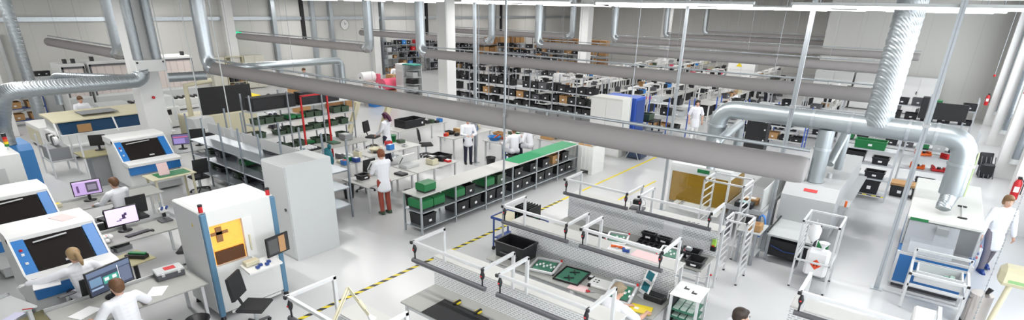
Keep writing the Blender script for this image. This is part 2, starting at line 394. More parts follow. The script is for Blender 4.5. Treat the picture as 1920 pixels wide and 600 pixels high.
# ------------------------------------------------------------------ assembly benches with pegboard, upper shelf and lamp frame
def bench(label, X0, X1, Yf, fx0, fx1, mat_top=TOP, shelf=True):
    t = thing('assembly_bench', label, 'workbench', (X0, Yf, 0), 0, None)
    w = X1-X0
    B().m(mat_top).box(0, 0, .765, w, .78, .80, .008).obj('worktop', t)
    for x in (.05, w-.09):
        for y in (.05, .70):
            B().m(ALUW).box(x, y, 0, x+.045, y+.045, .765, .004).obj('leg', t)
    B().m(ALUW).box(.05, .07, .66, w-.05, .10, .72).obj('front_rail', t)
    B().m(ALUW).box(.05, .71, .18, w-.05, .74, .23).obj('foot_rail', t)
    B().m(PEG).box(0, .765, .80, w, .785, 1.30).obj('pegboard', t)
    if shelf: B().m(TOPW).box(0, .77, 1.30, w, 1.15, 1.325, .005).obj('upper_shelf', t)
    for x in (.01, w-.05): B().m(ALUW).box(x, 1.06, 0, x+.04, 1.10, 1.30).obj('shelf_post', t)
    a, b = fx0-X0, fx1-X0
    f = B().m(ALUW)
    f.bar((a, .72, 1.325), (a, .72, 1.92), .042).bar((b, .72, 1.325), (b, .72, 1.92), .042)
    f.bar((a, .74, 1.90), (a, .05, 1.90), .042).bar((b, .74, 1.90), (b, .05, 1.90), .042).bar((a, .07, 1.90), (b, .07, 1.90), .042)
    f.m(BLACK)
    for x in (a, b): f.box(x-.024, .02, 1.876, x+.024, .05, 1.924, .008)
    f.obj('lamp_frame', t, label='aluminium profile frame with black end caps')
    lb = B().m(DGREY).tube([(a-.02, .07, 1.60), (b+.02, .07, 1.60)], .036, 12)
    lb = lb.m(LAMP2).box(a+.03, .05, 1.558, b-.03, .09, 1.57).obj('lamp_bar', t, label='dark tubular work lamp')
    for x in (a+.03, b-.03):
        h = B().m(BLACK).tube([(x, .07, 1.63), (x, .07, 1.72), (x, .07, 1.76), (x, .07, 1.80), (x, .07, 1.84), (x, .07, 1.88)], [.012, .012, .028, .034, .022, .012], 8).obj('lamp_hanger', t)
        B().m(RED).ball((x, .037, 1.79), .014, 6, 4).obj('release_button', h)
    return t
LAMP2 = mat('lamp_diffuser_off', (.6, .6, .6), .4, var=.02)
ISL = [  # label, X0, X1, Yf, fx0, fx1
 ('bare bench frame of the row closest to the white inspection machine', -5.68, -4.1, 2.80, -5.58, -4.2),
 ('assembly bench carrying the black mat with two yellow clamps', -5.95, -4.1, 4.88, -5.65, -4.25),
 ('assembly bench in front of the seated grey-haired worker, beside the black mat bench', -4.1, -2.6, 4.88, -4.0, -2.62),
 ('assembly bench with the open black tote and framed circuit board', -5.95, -4.1, 6.98, -5.60, -4.25),
 ('assembly bench where the grey-haired worker handles the yellow board', -4.1, -2.6, 6.98, -3.98, -2.60),
 ('assembly bench below the small drill stand, next to the upright black boards', -5.95, -4.1, 9.08, -5.64, -4.22),
 ('assembly bench with black component bins and green-labelled device on its pegboard end', -4.1, -2.6, 9.08, -3.98, -2.60),
]
for i, a in enumerate(ISL):
    bench(*a)
bench('assembly bench corner with lamp frame, near the white canister', -.92, 1.4, 6.98, -.76, .66)

# ------------------------------------------------------------------ things on the island
def tote(label, x, y, z, w, d, h, rz=0, m=BLACK, cat='storage box', card=True, lid=False, group=None, name='storage_bin'):
    t = thing(name, label, cat, (x, y, z), rz, group)
    b = B().m(m).tray(-w/2, -d/2, 0, w/2, d/2, h, .018, taper=.02)
    b.box(-w/2-.012, -d/2-.012, h-.035, w/2+.012, -d/2, h).box(-w/2-.012, d/2, h-.035, w/2+.012, d/2+.012, h).box(-w/2-.012, -d/2, h-.035, -w/2, d/2, h).box(w/2, -d/2, h-.035, w/2+.012, d/2, h)
    b.obj('body', t)
    if card: B().m(PAPER).box(-.05, -d/2-.014, h*.35, .05, -d/2-.004, h*.6).obj('label_card', t)
    if lid: B().m(m).box(-w/2-.014, -d/2-.014, h, w/2+.014, d/2+.014, h+.03, .01).obj('lid', t)
    return t
ZT = .801
# black mat with clamps
t = thing('work_mat', 'black rubber mat lying on the first bench, held by yellow clamps', 'mat', (-4.98, 5.12, ZT))
B().m(BLACKM).box(-.47, -.26, 0, .47, .26, .012, .004).obj('mat', t)
for x in (-.22, .22):
    c = B().m(YEL).box(x-.05, .24, .012, x+.05, .33, .035, .006).obj('clamp', t)
    B().m(BLACK).box(x-.02, .2, .012, x+.02, .36, .05, .006).obj('clamp_jaw', c)
tt = tote('open black tote crate with embossed front on the middle bench row', -5.56, 7.40, ZT, .66, .46, .31, card=False)
B().m(DGREY).box(-.2, -.24, .10, .2, -.232, .13).obj('handle_ridge', tt)
# framed boards
def board_frame(label, x, y, z, w, d, rz, tilt=0):
    t = thing('board_holder', label, 'board holder', (x, y, z), rz)
    f = B().m(ALUW).xf((0, 0, .04+d/2*math.sin(tilt)), rx=tilt)
    f.bar((-w/2, -d/2, 0), (w/2, -d/2, 0), .035).bar((-w/2, d/2, 0), (w/2, d/2, 0), .035).bar((-w/2, -d/2, 0), (-w/2, d/2, 0), .035).bar((w/2, -d/2, 0), (w/2, d/2, 0), .035)
    f.obj('frame', t)
    B().m(PCB).xf((0, 0, .04+d/2*math.sin(tilt)), rx=tilt).box(-w/2+.05, -d/2+.06, -.004, w/2-.05, d/2-.06, .004).obj('circuit_board', t)
    b = B().m(PAPER).xf((0, 0, .04+d/2*math.sin(tilt)), rx=tilt)
    for k in range(8): b.box(-w/2+.08+k*.045, -.03+.05*(k % 3-1), .004, -w/2+.11+k*.045, .01+.05*(k % 3-1), .025)
    b.obj('connector_print', t)
    for s in (-1, 1): B().m(RED).xf((0, 0, .04+d/2*math.sin(tilt)), rx=tilt).tube([(s*w/2, d/2*s, .0), (s*w/2, d/2*s, .05)], .02, 8).obj('red_knob', t)
    for s in (-1, 1): B().m(BLACK).box(s*w/2-.02, -d/2, 0, s*w/2+.02, -d/2+.03, .04).obj('foot', t)
    return t
board_frame('aluminium board holder with populated green board next to the black tote', -4.86, 7.36, ZT, .46, .5, .25)
t = thing('circuit_tray', 'large green circuit panel in a black tray on the middle bench', 'circuit board', (-4.3, 7.38, ZT), .12)
B().m(BLACK).tray(-.24, -.28, 0, .24, .28, .035, .012).obj('tray', t)
B().m(PCB).box(-.21, -.25, .012, .21, .25, .02).obj('circuit_board', t)
b = B().m(BLACK)
for cx, cy in ((0, .12), (0, -.12)):
    for k in range(4):
        a = k*PI/2+.5; b.bar((cx, cy, .028), (cx+.09*math.cos(a), cy+.09*math.sin(a), .028), .018)
b.obj('component_pattern', t)
solo(B().m(PAPERP).box(-.16, -.11, 0, .16, .11, .003), 'paper_sheet', 'pink instruction sheet in front of the green circuit panel', 'paper', (-4.0, 7.1, ZT), .15)
t = thing('housing_cover', 'white device housing with four black holes on the middle bench', 'device part', (-3.72, 7.42, ZT), .1)
B().m(WHITE).box(-.22, -.15, 0, .22, .15, .05, .012).obj('cover', t)
for x, y in ((-.14, .05), (-.08, .05), (-.14, -.02), (-.08, -.02)): B().m(BLACK).tube([(x, y, .05), (x, y, .054)], .018, 8).obj('hole', t)
for x in (-.2, .16): B().m(BLACK).box(x, -.17, 0, x+.05, -.13, .06, .005).obj('foot', t)
def gadget(label, x, y, z, w, d, h, m1, m2=None, rz=0, name='component_box', cat='component', c=.008):
    t = thing(name, label, cat, (x, y, z), rz)
    B().m(m1).box(-w/2, -d/2, 0, w/2, d/2, h, c).obj('case', t)
    B().m(m2 or PAPER).box(-w*.3, -d*.3, h, w*.3, d*.3, h+.006).obj('face', t)
    return t
gadget('small black block with white top between circuit panel and white housing', -3.98, 7.5, ZT, .1, .1, .06, BLACK)
gadget('small black connector block right of the white housing', -3.42, 7.45, ZT, .14, .08, .06, BLACK)
t = thing('hand_tool', 'red handled pliers lying by the pink instruction sheet', 'tool', (-3.74, 7.12, ZT), .6)
B().m(RED).tube([(-.1, -.02, .012), (-.03, 0, .012)], .012, 6).tube([(-.1, .03, .012), (-.03, 0, .012)], .012, 6).obj('grip', t)
B().m(GALV).tube([(-.03, 0, .012), (.06, 0, .01)], [.014, .004], 6).obj('jaw', t)
board_frame('tilted board holder in front of the grey-haired worker', -3.28, 7.25, ZT, .4, .42, .1, .35)
t = thing('yellow_board', 'bright yellow board under the hands of the grey-haired worker', 'board', (-2.86, 7.12, ZT), .2)
B().m(YEL).box(-.17, -.12, 0, .17, .12, .02, .004).obj('board', t); B().m(PAPER).box(-.1, -.05, .02, -.03, .01, .025).obj('label_card', t)
gadget('open black tool case by the pegboard, beside the yellow board', -2.82, 7.55, ZT, .32, .2, .1, BLACK, BLACKM)
t = thing('document_holder', 'white document stand with two printed screens above the yellow board', 'document stand', (-3.02, 7.52, ZT), -.5)
B().m(PAPER).xf((0, 0, .05), rx=-.35).box(-.12, -.004, 0, .12, .004, .46).obj('sheet', t)
for z in (.06, .26): B().m(TEAL).xf((0, 0, .05), rx=-.35).box(-.08, -.008, z, .08, -.004, z+.14).obj('printed_screen', t)
B().m(ALUW).box(-.08, -.06, 0, .08, .1, .012).bar((0, .05, .01), (0, .1, .3), .02).obj('stand', t)
# things on the upper shelves (z 1.326)
ZS = 1.326
solo(B().m(PAPER).box(-.17, -.14, 0, .17, .14, .004), 'paper_sheet', 'white paper under the orange pliers on the middle upper shelf', 'paper', (-3.72, 7.93, ZS), .1)
t = thing('hand_tool', 'orange handled tool on the white paper of the upper shelf', 'tool', (-3.74, 7.92, ZS+.005), .2)
B().m(ORANGE).tube([(-.12, 0, .02), (-.04, .015, .02), (.0, 0, .02)], .022, 8).tube([(0, 0, .02), (.04, .015, .02), (.12, 0, .02)], .022, 8).obj('grip', t)
B().m(GALV).box(-.02, -.05, .005, .02, .0, .02).obj('jaw', t)
t = thing('hand_tool', 'dark blue clamp beside the orange tool on the upper shelf', 'tool', (-3.55, 7.86, ZS+.005), .3)
B().m(DBLUE).box(-.06, -.03, 0, .06, .03, .05, .01).ball((-.05, .03, .04), .03, 8, 5).obj('body', t); B().m(GALV).tube([(.0, 0, .05), (.08, 0, .07)], .012, 6).obj('screw', t)
solo(B().m(PAPERP).box(-.25, -.14, 0, .25, .14, .004), 'paper_sheet', 'large pale pink sheet taped to the middle upper shelf', 'paper', (-3.2, 7.95, ZS), 0)
t = thing('drill_stand', 'small black drill press with wheel on the back upper shelf', 'drill press', (-4.36, 9.98, ZS), .2)
B().m(DGREY).box(-.15, -.11, 0, .15, .11, .03, .006).obj('base', t)
B().m(GALV).tube([(.03, .05, .03), (.03, .05, .36)], .014, 8).obj('column', t)
B().m(BLACK).box(-.1, -.06, .1, .06, .06, .2, .015).obj('head', t)
B().m(GALV).tube([(.1+.07*math.cos(a*PI/6), -.02, .16+.07*math.sin(a*PI/6)) for a in range(13)], .008, 6, caps=False).obj('wheel', t)
B().m(PAPER).tube([(-.12, -.08, .08), (-.12, -.08, .18)], .02, 8).obj('chuck', t)
t = thing('spare_wire', 'coil of grey wire lying on the back upper shelf', 'wire', (-3.15, 9.96, ZS))
B().m(DGREY).tube([(-.12+.02*i, .04*math.sin(i*1.3), .006) for i in range(12)], .005, 5).obj('strand', t)
# back row bench: bins
k = 0
for r in range(2):
    for c in range(5):
        x = -4.02+c*.115+r*.03; y = 9.62-r*.16
        t = thing('parts_bin', f'small black parts bin with white card, {ORD[c]} in the {"rear" if r == 0 else "front"} row on the back bench', 'parts bin', (x, y, ZT), 0, 'small parts bins on the back bench')
        B().m(BLACK).tray(-.052, -.07, 0, .052, .07, .07, .008).obj('body', t); B().m(PAPER).box(-.035, -.077, .02, .035, -.071, .055).obj('label_card', t)
tote('black box behind the small parts bins of the back bench', -3.95, 9.79, ZT, .28, .13, .16)
tote('second black box along the pegboard beside the small parts bins', -3.62, 9.79, ZT, .26, .13, .15)
for i in range(4):
    t = thing('parts_bin', f'small black parts bin by the pegboard, {ORD[i]} towards the device holder', 'parts bin', (-3.42+i*.13, 9.66, ZT), 0, 'pegboard parts bins')
    B().m(BLACK).tray(-.055, -.07, 0, .055, .07, .07, .008).obj('body', t); B().m(PAPERP).box(-.035, -.077, .02, .035, -.071, .055).obj('label_card', t)
tote('black euro box with grey screen at the end of the back bench', -2.98, 9.55, ZT, .34, .28, .14, rz=.1)
tote('flat black box nearest the aisle end of the back bench', -2.78, 9.28, ZT, .3, .34, .12, rz=.05)
gadget('grey relay module on the black euro box', -3.02, 9.5, ZT+.145, .12, .1, .06, MGREY)
board_frame('board holder with slanted bars on the aisle half of the back bench', -3.28, 9.3, ZT, .42, .4, .1, .15)
board_frame('board holder on the drill-stand half of the back bench', -4.42, 9.3, ZT, .4, .4, .25, .12)
solo(B().m(BLACKM).box(-.3, -.18, 0, .3, .18, .012, .004), 'work_mat', 'dark mat under tools on the drill-stand half of the back bench', 'mat', (-4.9, 9.36, ZT), 0)
# device holder on the pegboard end and printed note
t = thing('test_device', 'yellow-green handheld tester in a holder on the end of the pegboard', 'tester', (-2.66, 9.82, 1.03))
B().m(BLACK).box(-.05, -.04, -.1, .05, .02, .0, .006).obj('holder', t); B().m(mat('lime', (.35, .6, .08), .4)).box(-.042, -.035, -.06, .042, .0, .14, .012).obj('case', t); B().m(RED).box(-.03, -.038, -.02, .03, -.034, .02).obj('label_card', t)
solo(B().m(PAPER).box(-.2, -.006, 0, .2, 0, .17), 'notice_sheet', 'white printed notice pinned on the back pegboard', 'notice', (-3.5, 9.838, 1.08))
# upright black boards in rack on blue-edged cart at the end of the back row
t = thing('board_cart', 'blue-edged cart holding upright black circuit boards beside the benches', 'cart', (-6.95, 8.95, 0))
B().m(BEIGE).box(-.25, -.28, .78, .85, .28, .81).obj('deck', t)
B().m(DBLUE).box(-.28, -.31, .77, .88, -.28, .83, .008).box(-.28, .28, .77, .88, .31, .83, .008).box(-.28, -.28, .77, -.25, .28, .83).box(.85, -.28, .77, .88, .28, .83).obj('edge_frame', t)
for x in (-.24, .82):
    for y in (-.27, .25):
        l = B().m(DBLUE).box(x, y, .1, x+.03, y+.03, .78).obj('leg', t); B().m(RUBBER).tube([(x, y+.015, .05), (x+.03, y+.015, .05)], .05, 10).obj('caster', l)
B().m(DBLUE).box(-.2, -.25, .3, .8, .25, .33).obj('lower_shelf', t)
for i in range(6):
    t = thing('circuit_board', f'upright black circuit board with green parts, {ORD[i]} from the aisle on the blue-edged cart', 'circuit board', (-6.2-.45+i*.075, 9.0, .812), .0, 'boards standing on the blue-edged cart')
    B().m(BLACK).box(-.006, -.22, 0, .006, .22, .36, .002).obj('board', t)
    b = B().m(PCB)
    for k in range(5): b.box(.006, -.18+k*.07, .06+.03*(k % 2), .02, -.14+k*.07, .12)
    b.obj('component_pattern', t)
# board trolley standing at the aisle end of the middle bench
t = thing('board_trolley', 'open aluminium trolley with white top plate and green boards inside', 'trolley', (-2.28, 7.55, 0), .05)
for x in (-.2, .2):
    for y in (-.24, .24): B().m(ALUW).bar((x, y, .08), (x, y, 1.14), .04).obj('post', t)
B().m(WHITE).box(-.23, -.27, 1.14, .23, .27, 1.16, .005).obj('top_plate', t)
for x, y in ((-.06, .06), (.08, -.02)): B().m(BLACK).box(x-.04, y-.05, 1.16, x+.04, y+.0, 1.163).box(x-.04, y, 1.16, x-.02, y+.05, 1.163).obj('cutout_print', t)
B().m(BLACKM).box(-.215, -.22, .12, -.2, .22, 1.12).obj('side_panel', t)
B().m(MGREY).box(-.2, -.24, .12, .2, .24, .15).obj('base_plate', t)
for i in range(6):
    sh = B().m(PCB).box(-.19, -.22, .22+i*.13, .19, .22, .23+i*.13).obj('circuit_board', t)
    b = B().m(mat('chip_pale', (.45, .55, .5), .4))
    for k in range(9): b.box(-.17+(k % 3)*.11, -.18+(k//3)*.12, .23+i*.13, -.085+(k % 3)*.11, -.08+(k//3)*.12, .25+i*.13)
    b.obj('chip_pattern', sh)
solo(B().m(PAPER).box(-.006, -.09, -.06, .0, .09, .06), 'notice_sheet', 'small white tag hanging on the open board trolley', 'notice', (-2.53, 7.42, 1.08))
t = thing('jointed_holder', 'thin jointed arm with red knobs at the aisle end of the back bench', 'arm', (-2.52, 8.75, .78))
B().m(ALUW).tube([(-.12, .1, 0), (.06, .0, .06), (.18, .02, .14)], .012, 6).obj('upper_arm', t); B().m(ALUW).tube([(.18, .02, .14), (.19, .0, -.35)], .008, 6).obj('rod', t)
for p in ((.18, .02, .15), (.19, 0, -.35)): B().m(RED).ball(p, .02, 8, 5).obj('knob', t)
# beige task lamp over the first frame
t = thing('task_lamp', 'beige jointed task lamp arm reaching over the hazard tape', 'task lamp', (-4.9, 3.0, 1.70))
pk = (-.07, .30, .36); en = (.15, .40, .02)
B().m(BEIGE).tube([(.03, -.12, -.1), pk], .016, 8).tube([(.06, -.12, -.1), (pk[0]+.03, pk[1], pk[2]-.02)], .008, 8).obj('lower_arm', t)
B().m(BEIGE).tube([pk, en], .016, 8).tube([(pk[0]+.02, pk[1], pk[2]+.02), (en[0]+.02, en[1], en[2]+.02)], .008, 8).obj('upper_arm', t)
B().m(BEIGE).tube([(.05, .355, .2), (.11, .385, .1)], .028, 8).obj('ballast', t)
B().m(PAPER).tube([en, (.17, .42, -.02), (.2, .43, -.05)], [.02, .035, .05], 10).obj('lamp_head', t)
B().m(BEIGE).box(.0, -.15, -.14, .09, -.09, -.06, .01).obj('clamp', t)
# ------------------------------------------------------------------ generic builders used around the hall
def desk(label, x, y, w, d, rz=0, h=.75, m=TOP, name='desk', cat='desk', lip=True, shelf=False, group=None, legm=None):
    """x,y = centre; local x is the width"""
    t = thing(name, label, cat, (x, y, 0), rz, group); lm = legm or ALUW
    B().m(m).box(-w/2, -d/2, h-.03, w/2, d/2, h, .006).obj('desktop', t)
    for sx in (-1, 1):
        for sy in (-1, 1): B().m(lm).box(sx*(w/2-.09)-.025, sy*(d/2-.07)-.025, 0, sx*(w/2-.09)+.025, sy*(d/2-.07)+.025, h-.03, .004).obj('leg', t)
    B().m(lm).box(-w/2+.06, d/2-.08, h-.1, w/2-.06, d/2-.05, h-.03).obj('frame', t)
    if lip: B().m(ALU).box(-w/2, d/2, h-.05, w/2, d/2+.02, h+.05).obj('cable_edge', t)
    if shelf: B().m(m).box(-w/2+.05, -d/2+.1, .2, w/2-.05, d/2-.1, .22).obj('lower_shelf', t)
    return t
def screen_mat(name, base, blocks):
    """screen picture made from a few flat rectangles"""
    return [(mat(name+'_base', base, .3, var=0, emit=base, estr=.4), None)] + [(mat(name+'_%d' % i, c, .3, var=0, emit=c, estr=.4), r) for i, (c, r) in enumerate(blocks)]
def monitor(label, x, y, z, rz, w=.52, h=.32, pic=None, stand=True, tilt=0):
    """screen faces local -y"""
    t = thing('monitor', label, 'monitor', (x, y, z), rz)
    zc = .14 if stand else 0
    B().m(BLACK).box(-w/2, -.0, zc, w/2, .035, zc+h, .006).obj('housing', t)
    b = B(); k = .018
    for i, (m_, r) in enumerate(pic or [(BLACKM, None)]):
        u0, v0, u1, v1 = r or (0, 0, 1, 1); W, Hh = w-2*k, h-2*k; e = -.001-.0006*i
        b.m(m_).quad((-W/2+W*u0, e, zc+k+Hh*v0), (-W/2+W*u1, e, zc+k+Hh*v0), (-W/2+W*u1, e, zc+k+Hh*v1), (-W/2+W*u0, e, zc+k+Hh*v1))
    b.obj('screen_picture', t)
    if stand:
        B().m(BLACK).lathe([(.13, 0), (.13, .012), (.03, .02)], 18, (0, .03)).obj('stand_foot', t)
        B().m(BLACK).box(-.03, .02, .015, .03, .045, zc+.06).obj('stand_neck', t)
    return t
def keyboard(label, x, y, z, rz, w=.42):
    t = thing('keyboard', label, 'keyboard', (x, y, z), rz)
    B().m(BLACK).box(-w/2, -.07, 0, w/2, .07, .018, .005).obj('case', t)
    b = B().m(DGREY)
    for r in range(4): b.box(-w/2+.015, -.055+r*.029, .018, w/2-.015, -.03+r*.029, .024)
    b.obj('key_pattern', t); return t
def mouse(label, x, y, z, rz=0):
    t = thing('computer_mouse', label, 'mouse', (x, y, z), rz)
    B().m(BLACK).ball((0, 0, .012), .055, 10, 6, (.6, 1, .45)).obj('shell', t); B().m(DGREY).box(-.004, .01, .03, .004, .04, .04).obj('wheel', t); return t
def office_chair(label, x, y, rz, m=BLACKM, sh=.48, back=True, group=None, tilt=0):
    """backrest on local -y side, sitter faces +y"""
    t = thing('office_chair', label, 'chair', (x, y, 0), rz, group)
    B().m(m).box(-.23, -.22, sh-.07, .23, .24, sh, .035).obj('seat', t)
    if back:
        B().m(m).prism([(-.25, sh+.12), (-.19, sh+.14), (-.22, sh+.36), (-.25, sh+.54), (-.29, sh+.54), (-.28, sh+.36)], -.2, .2, 'x').obj('backrest', t)
        B().m(BLACK).bar((0, -.18, sh-.05), (0, -.28, sh+.2), .05, .02).obj('back_bar', t)
    B().m(GALV).tube([(0, 0, .1), (0, 0, sh-.07)], .028, 10).obj('gas_lift', t)
    for i in range(5):
        a = i*2*PI/5+.3; l = B().m(DGREY).tube([(0, 0, .13), (.27*math.cos(a), .27*math.sin(a), .075)], [.03, .018], 6).obj('base_leg', t)
        B().m(BLACK).tube([(.27*math.cos(a)-.015*math.sin(a), .27*math.sin(a)+.015*math.cos(a), .035), (.27*math.cos(a)+.015*math.sin(a), .27*math.sin(a)-.015*math.cos(a), .035)], .034, 8).obj('caster', l)
    return t
def copy_chair(src, label, x, y, rz): return dup(src, (x, y, 0), rz, label)
def sheet(label, x, y, z, w=.21, d=.3, rz=0, m=PAPER): return solo(B().m(m).box(-w/2, -d/2, 0, w/2, d/2, .003), 'paper_sheet', label, 'paper', (x, y, z), rz)
def waste_bin(label, x, y, m=BLACK, r=.15, h=.34):
    t = thing('waste_bin', label, 'waste bin', (x, y, 0))
    B().m(m).lathe([(r*.78, 0), (r, h), (r+.015, h), (r+.015, h-.02), (r-.012, h-.01), (r*.76, .015), (0.0005, .015)], 18).obj('bucket', t)
    B().m(BLACKM).tube([(r*.9*math.cos(a*PI/8), -.02, h-.05+r*.35*math.sin(-a*PI/8)) for a in range(9)], .006, 5).obj('handle', t); return t

# ------------------------------------------------------------------ white inspection machine with blue corner posts
X0, X1, Y0, Y1, H0 = -9.95, -8.9, 3.34, 4.62, 2.0
t = thing('inspection_machine', 'large white inspection machine with blue corner posts and amber-lit window', 'inspection machine', (0, 0, 0))
b = B().m(SHELL).box(X0, Y0, .10, X1-.05, Y1, H0, .02)
b.obj('housing', t)
# front face built round the window opening
wy0, wy1, wz0, wz1 = 3.44, 3.99, 1.0, 1.74
f = B().m(SHELL)
f.box(X1-.05, Y0+.09, .12, X1, wy0, H0-.0).box(X1-.05, wy1, .12, X1, Y1-.09, H0).box(X1-.05, wy0, .12, X1, wy1, wz0).box(X1-.05, wy0, wz1, X1, wy1, H0)
f.obj('front_panel', t)
AMB = mat('amber_interior', (.85, .42, .08), .5, var=.2, scale=8, emit=(1, .42, .06), estr=.3)
B().m(AMB).box(X1-.048, wy0+.01, wz0+.01, X1-.045, wy1-.01, wz1-.01).obj('lit_interior', t, label='interior glowing amber')
ib = B().m(mat('amber_dark', (.10, .035, .01), .5)).box(X1-.044, wy0+.03, wz0+.03, X1-.01, wy1-.04, wz0+.26)
ib.obj('conveyor_drawer', t); B().m(AMB).box(X1-.044, wy0+.02, wz0+.29, X1-.012, wy1-.05, wz0+.33).obj('tray_edge', t)
B().m(CARDD).box(X1-.044, wy0+.1, wz0+.42, X1-.02, wy0+.2, wz0+.68).box(X1-.044, wy0+.02, wz0+.55, X1-.02, wy0+.3, wz0+.6).obj('camera_head', t)
B().m(WHITE).box(X1, wy1-.01, wz0, X1+.015, wy1+.16, wz1).obj('window_slide', t)
B().m(BEIGE).box(X1+.015, wy1+.05, wz0+.12, X1+.05, wy1+.075, wz0+.42, .006).obj('handle', t)
for y in (Y0, Y1-.09):
    B().m(SBLUE).box(X1-.06, y, .06, X1+.02, y+.09, H0-.03, .012).obj('corner_post', t, label='slate blue corner post')
    B().m(BLACK).tube([(X1-.02, y+.045, 0), (X1-.02, y+.045, .06)], [.05, .03], 10).obj('machine_foot', t)
for x, y in ((X0+.06, Y0+.06), (X0+.06, Y1-.06)): B().m(BLACK).tube([(x, y, 0), (x, y, .1)], [.05, .03], 10).obj('machine_foot', t)
for x, y in ((X1-.05, Y0+.05), (X1-.06, Y1-.08)):
    bc = B().m(RED).tube([(x, y, H0), (x, y, H0+.10)], .035, 12).obj('warning_light', t, label='red warning lamp')
    B().m(BLACK).tube([(x, y, H0+.10), (x, y, H0+.13)], .037, 12).obj('cap', bc)
B().m(WHITE).box(X0+.1, Y0+.06, H0, X1-.12, Y1-.2, H0+.008, .003).obj('roof_panel', t)
B().m(YEL).prism([(X1-.40, 1.68), (X1-.33, 1.68), (X1-.365, 1.76)], Y0-.003, Y0-.001, 'y').obj('hazard_sticker', t)
B().m(SHELL).box(X1, Y0+.2, .06, X1+.004, Y1-.15, .11).obj('skirting', t)
# operator arm with monitor and tray
arm = B().m(WHITE).tube([(X1, 4.52, 1.15), (X1+.16, 4.5, 1.15), (X1+.2, 4.45, 1.1)], .03, 8).obj('support_arm', t)
monitor('black monitor with brown chart on the arm of the white inspection machine', X1+.34, 4.38, 1.02, PI/2+.15, .46, .36, screen_mat('scrA', (.02, .02, .022), [((.30, .17, .08), (.55, .03, .85, .97)), ((.06, .06, .06), (.05, .1, .5, .9))]), stand=False)
tt = thing('keyboard_tray', 'white tilted control tray below the arm monitor of the inspection machine', 'control tray', (X1+.30, 4.05, .88), PI/2)
B().m(WHITE).prism([(-.16, 0), (.16, .06), (.16, .09), (-.16, .03)], -.3, .3, 'x').obj('tray', tt)
B().m(BEIGE).box(-.26, .0, .075, -.02, .14, .16, .01).obj('terminal_box', tt)
for x, y in ((-.12, -.1), (-.04, -.05), (.05, -.1), (.12, -.03)): B().m(DBLUE).box(x-.03, y-.03, .05, x+.03, y+.03, .09, .006).obj('switch', tt)
B().m(WHITE).tube([(0, .1, .03), (0, .3, .1)], .025, 8).obj('support_arm', tt)
# tall grey cabinet
t = thing('tall_cabinet', 'tall plain light grey cabinet with round lock beside the inspection machine', 'cabinet', (-10.9, 5.5, 0))
CABG = mat('cabinet_grey', (.56, .58, .58), .42, var=.015)
B().m(CABG).box(0, 0, 0, .9, 1.07, 2.115, .004).obj('body', t)
B().m(CABG).box(.01, -.018, .06, .89, 0, 2.09, .004).obj('door', t)
lk = B().m(BLACK).tube([(.74, -.035, 1.15), (.74, -.018, 1.15)], .032, 14).obj('lock', t); B().m(ALU).tube([(.74, -.037, 1.15), (.74, -.035, 1.15)], .016, 10).obj('keyhole', lk)

# ------------------------------------------------------------------ desk in front with the worker at the dark monitor
desk('long grey desk of the worker at the big dark monitor, ending at the inspection machine', -9.42, 2.28, 2.0, .92, PI/2)
DASH = screen_mat('scrB', (.035, .045, .075), [((.10, .13, .2), (0, .78, 1, 1)), ((.12, .2, .3), (.03, .35, .3, .7)), ((.04, .25, .2), (.33, .3, .68, .62)), ((.6, .65, .6), (.36, .42, .46, .56)), ((.6, .65, .6), (.54, .42, .64, .56)), ((.10, .12, .18), (.72, .1, .98, .75)), ((.25, .33, .45), (.03, .2, .3, .28)), ((.7, .72, .75), (.69, .05, .705, .9))])
monitor('wide monitor with dark blue program windows on the long grey desk', -9.62, 2.14, .751, PI/2+.3, .70, .42, DASH)
keyboard('black keyboard under the hands of the worker at the dark blue monitor', -9.3, 2.05, .752, PI/2+.3)
sheet('white sheet lying near the middle of the long grey desk', -9.3, 2.62, .752, .24, .34, .9)
sheet('white sheet tucked under the dark blue monitor on the long desk', -9.4, 1.66, .752, .26, .34, .4)
t = thing('tool_case', 'grey tool case with silver clasps and red label on the long grey desk', 'tool case', (-9.72, 2.98, .752), PI/2-.1)
B().m(DGREY).box(-.21, -.13, 0, .21, .13, .1, .012).obj('case_bottom', t); B().m(LGREY).box(-.215, -.135, .1, .215, .135, .15, .012).obj('lid', t)
B().m(RED).box(-.07, -.07, .15, .1, .07, .154).obj('label_card', t)
for x in (-.12, .12): B().m(ALU).box(x-.025, -.15, .07, x+.025, -.134, .13, .004).obj('clasp', t)
t = thing('open_box', 'open black cardboard box under the end of the long grey desk', 'box', (-8.72, 2.45, 0), .2)
B().m(BLACKM).tray(-.17, -.15, 0, .17, .15, .4, .012).obj('body', t); B().m(BLACKM).box(-.17, .15, .37, .17, .17, .4).obj('rim', t)
waste_bin('round black waste bin beside the black box under the desk', -8.62, 2.88, BLACK, .17, .38)
office_chair('black office chair standing in front of the amber window machine', -8.2, 3.62, -.93)
# worker's own chair
ch0 = office_chair('black chair under the worker at the dark blue monitor', -8.66, 2.0, PI/2, back=False)

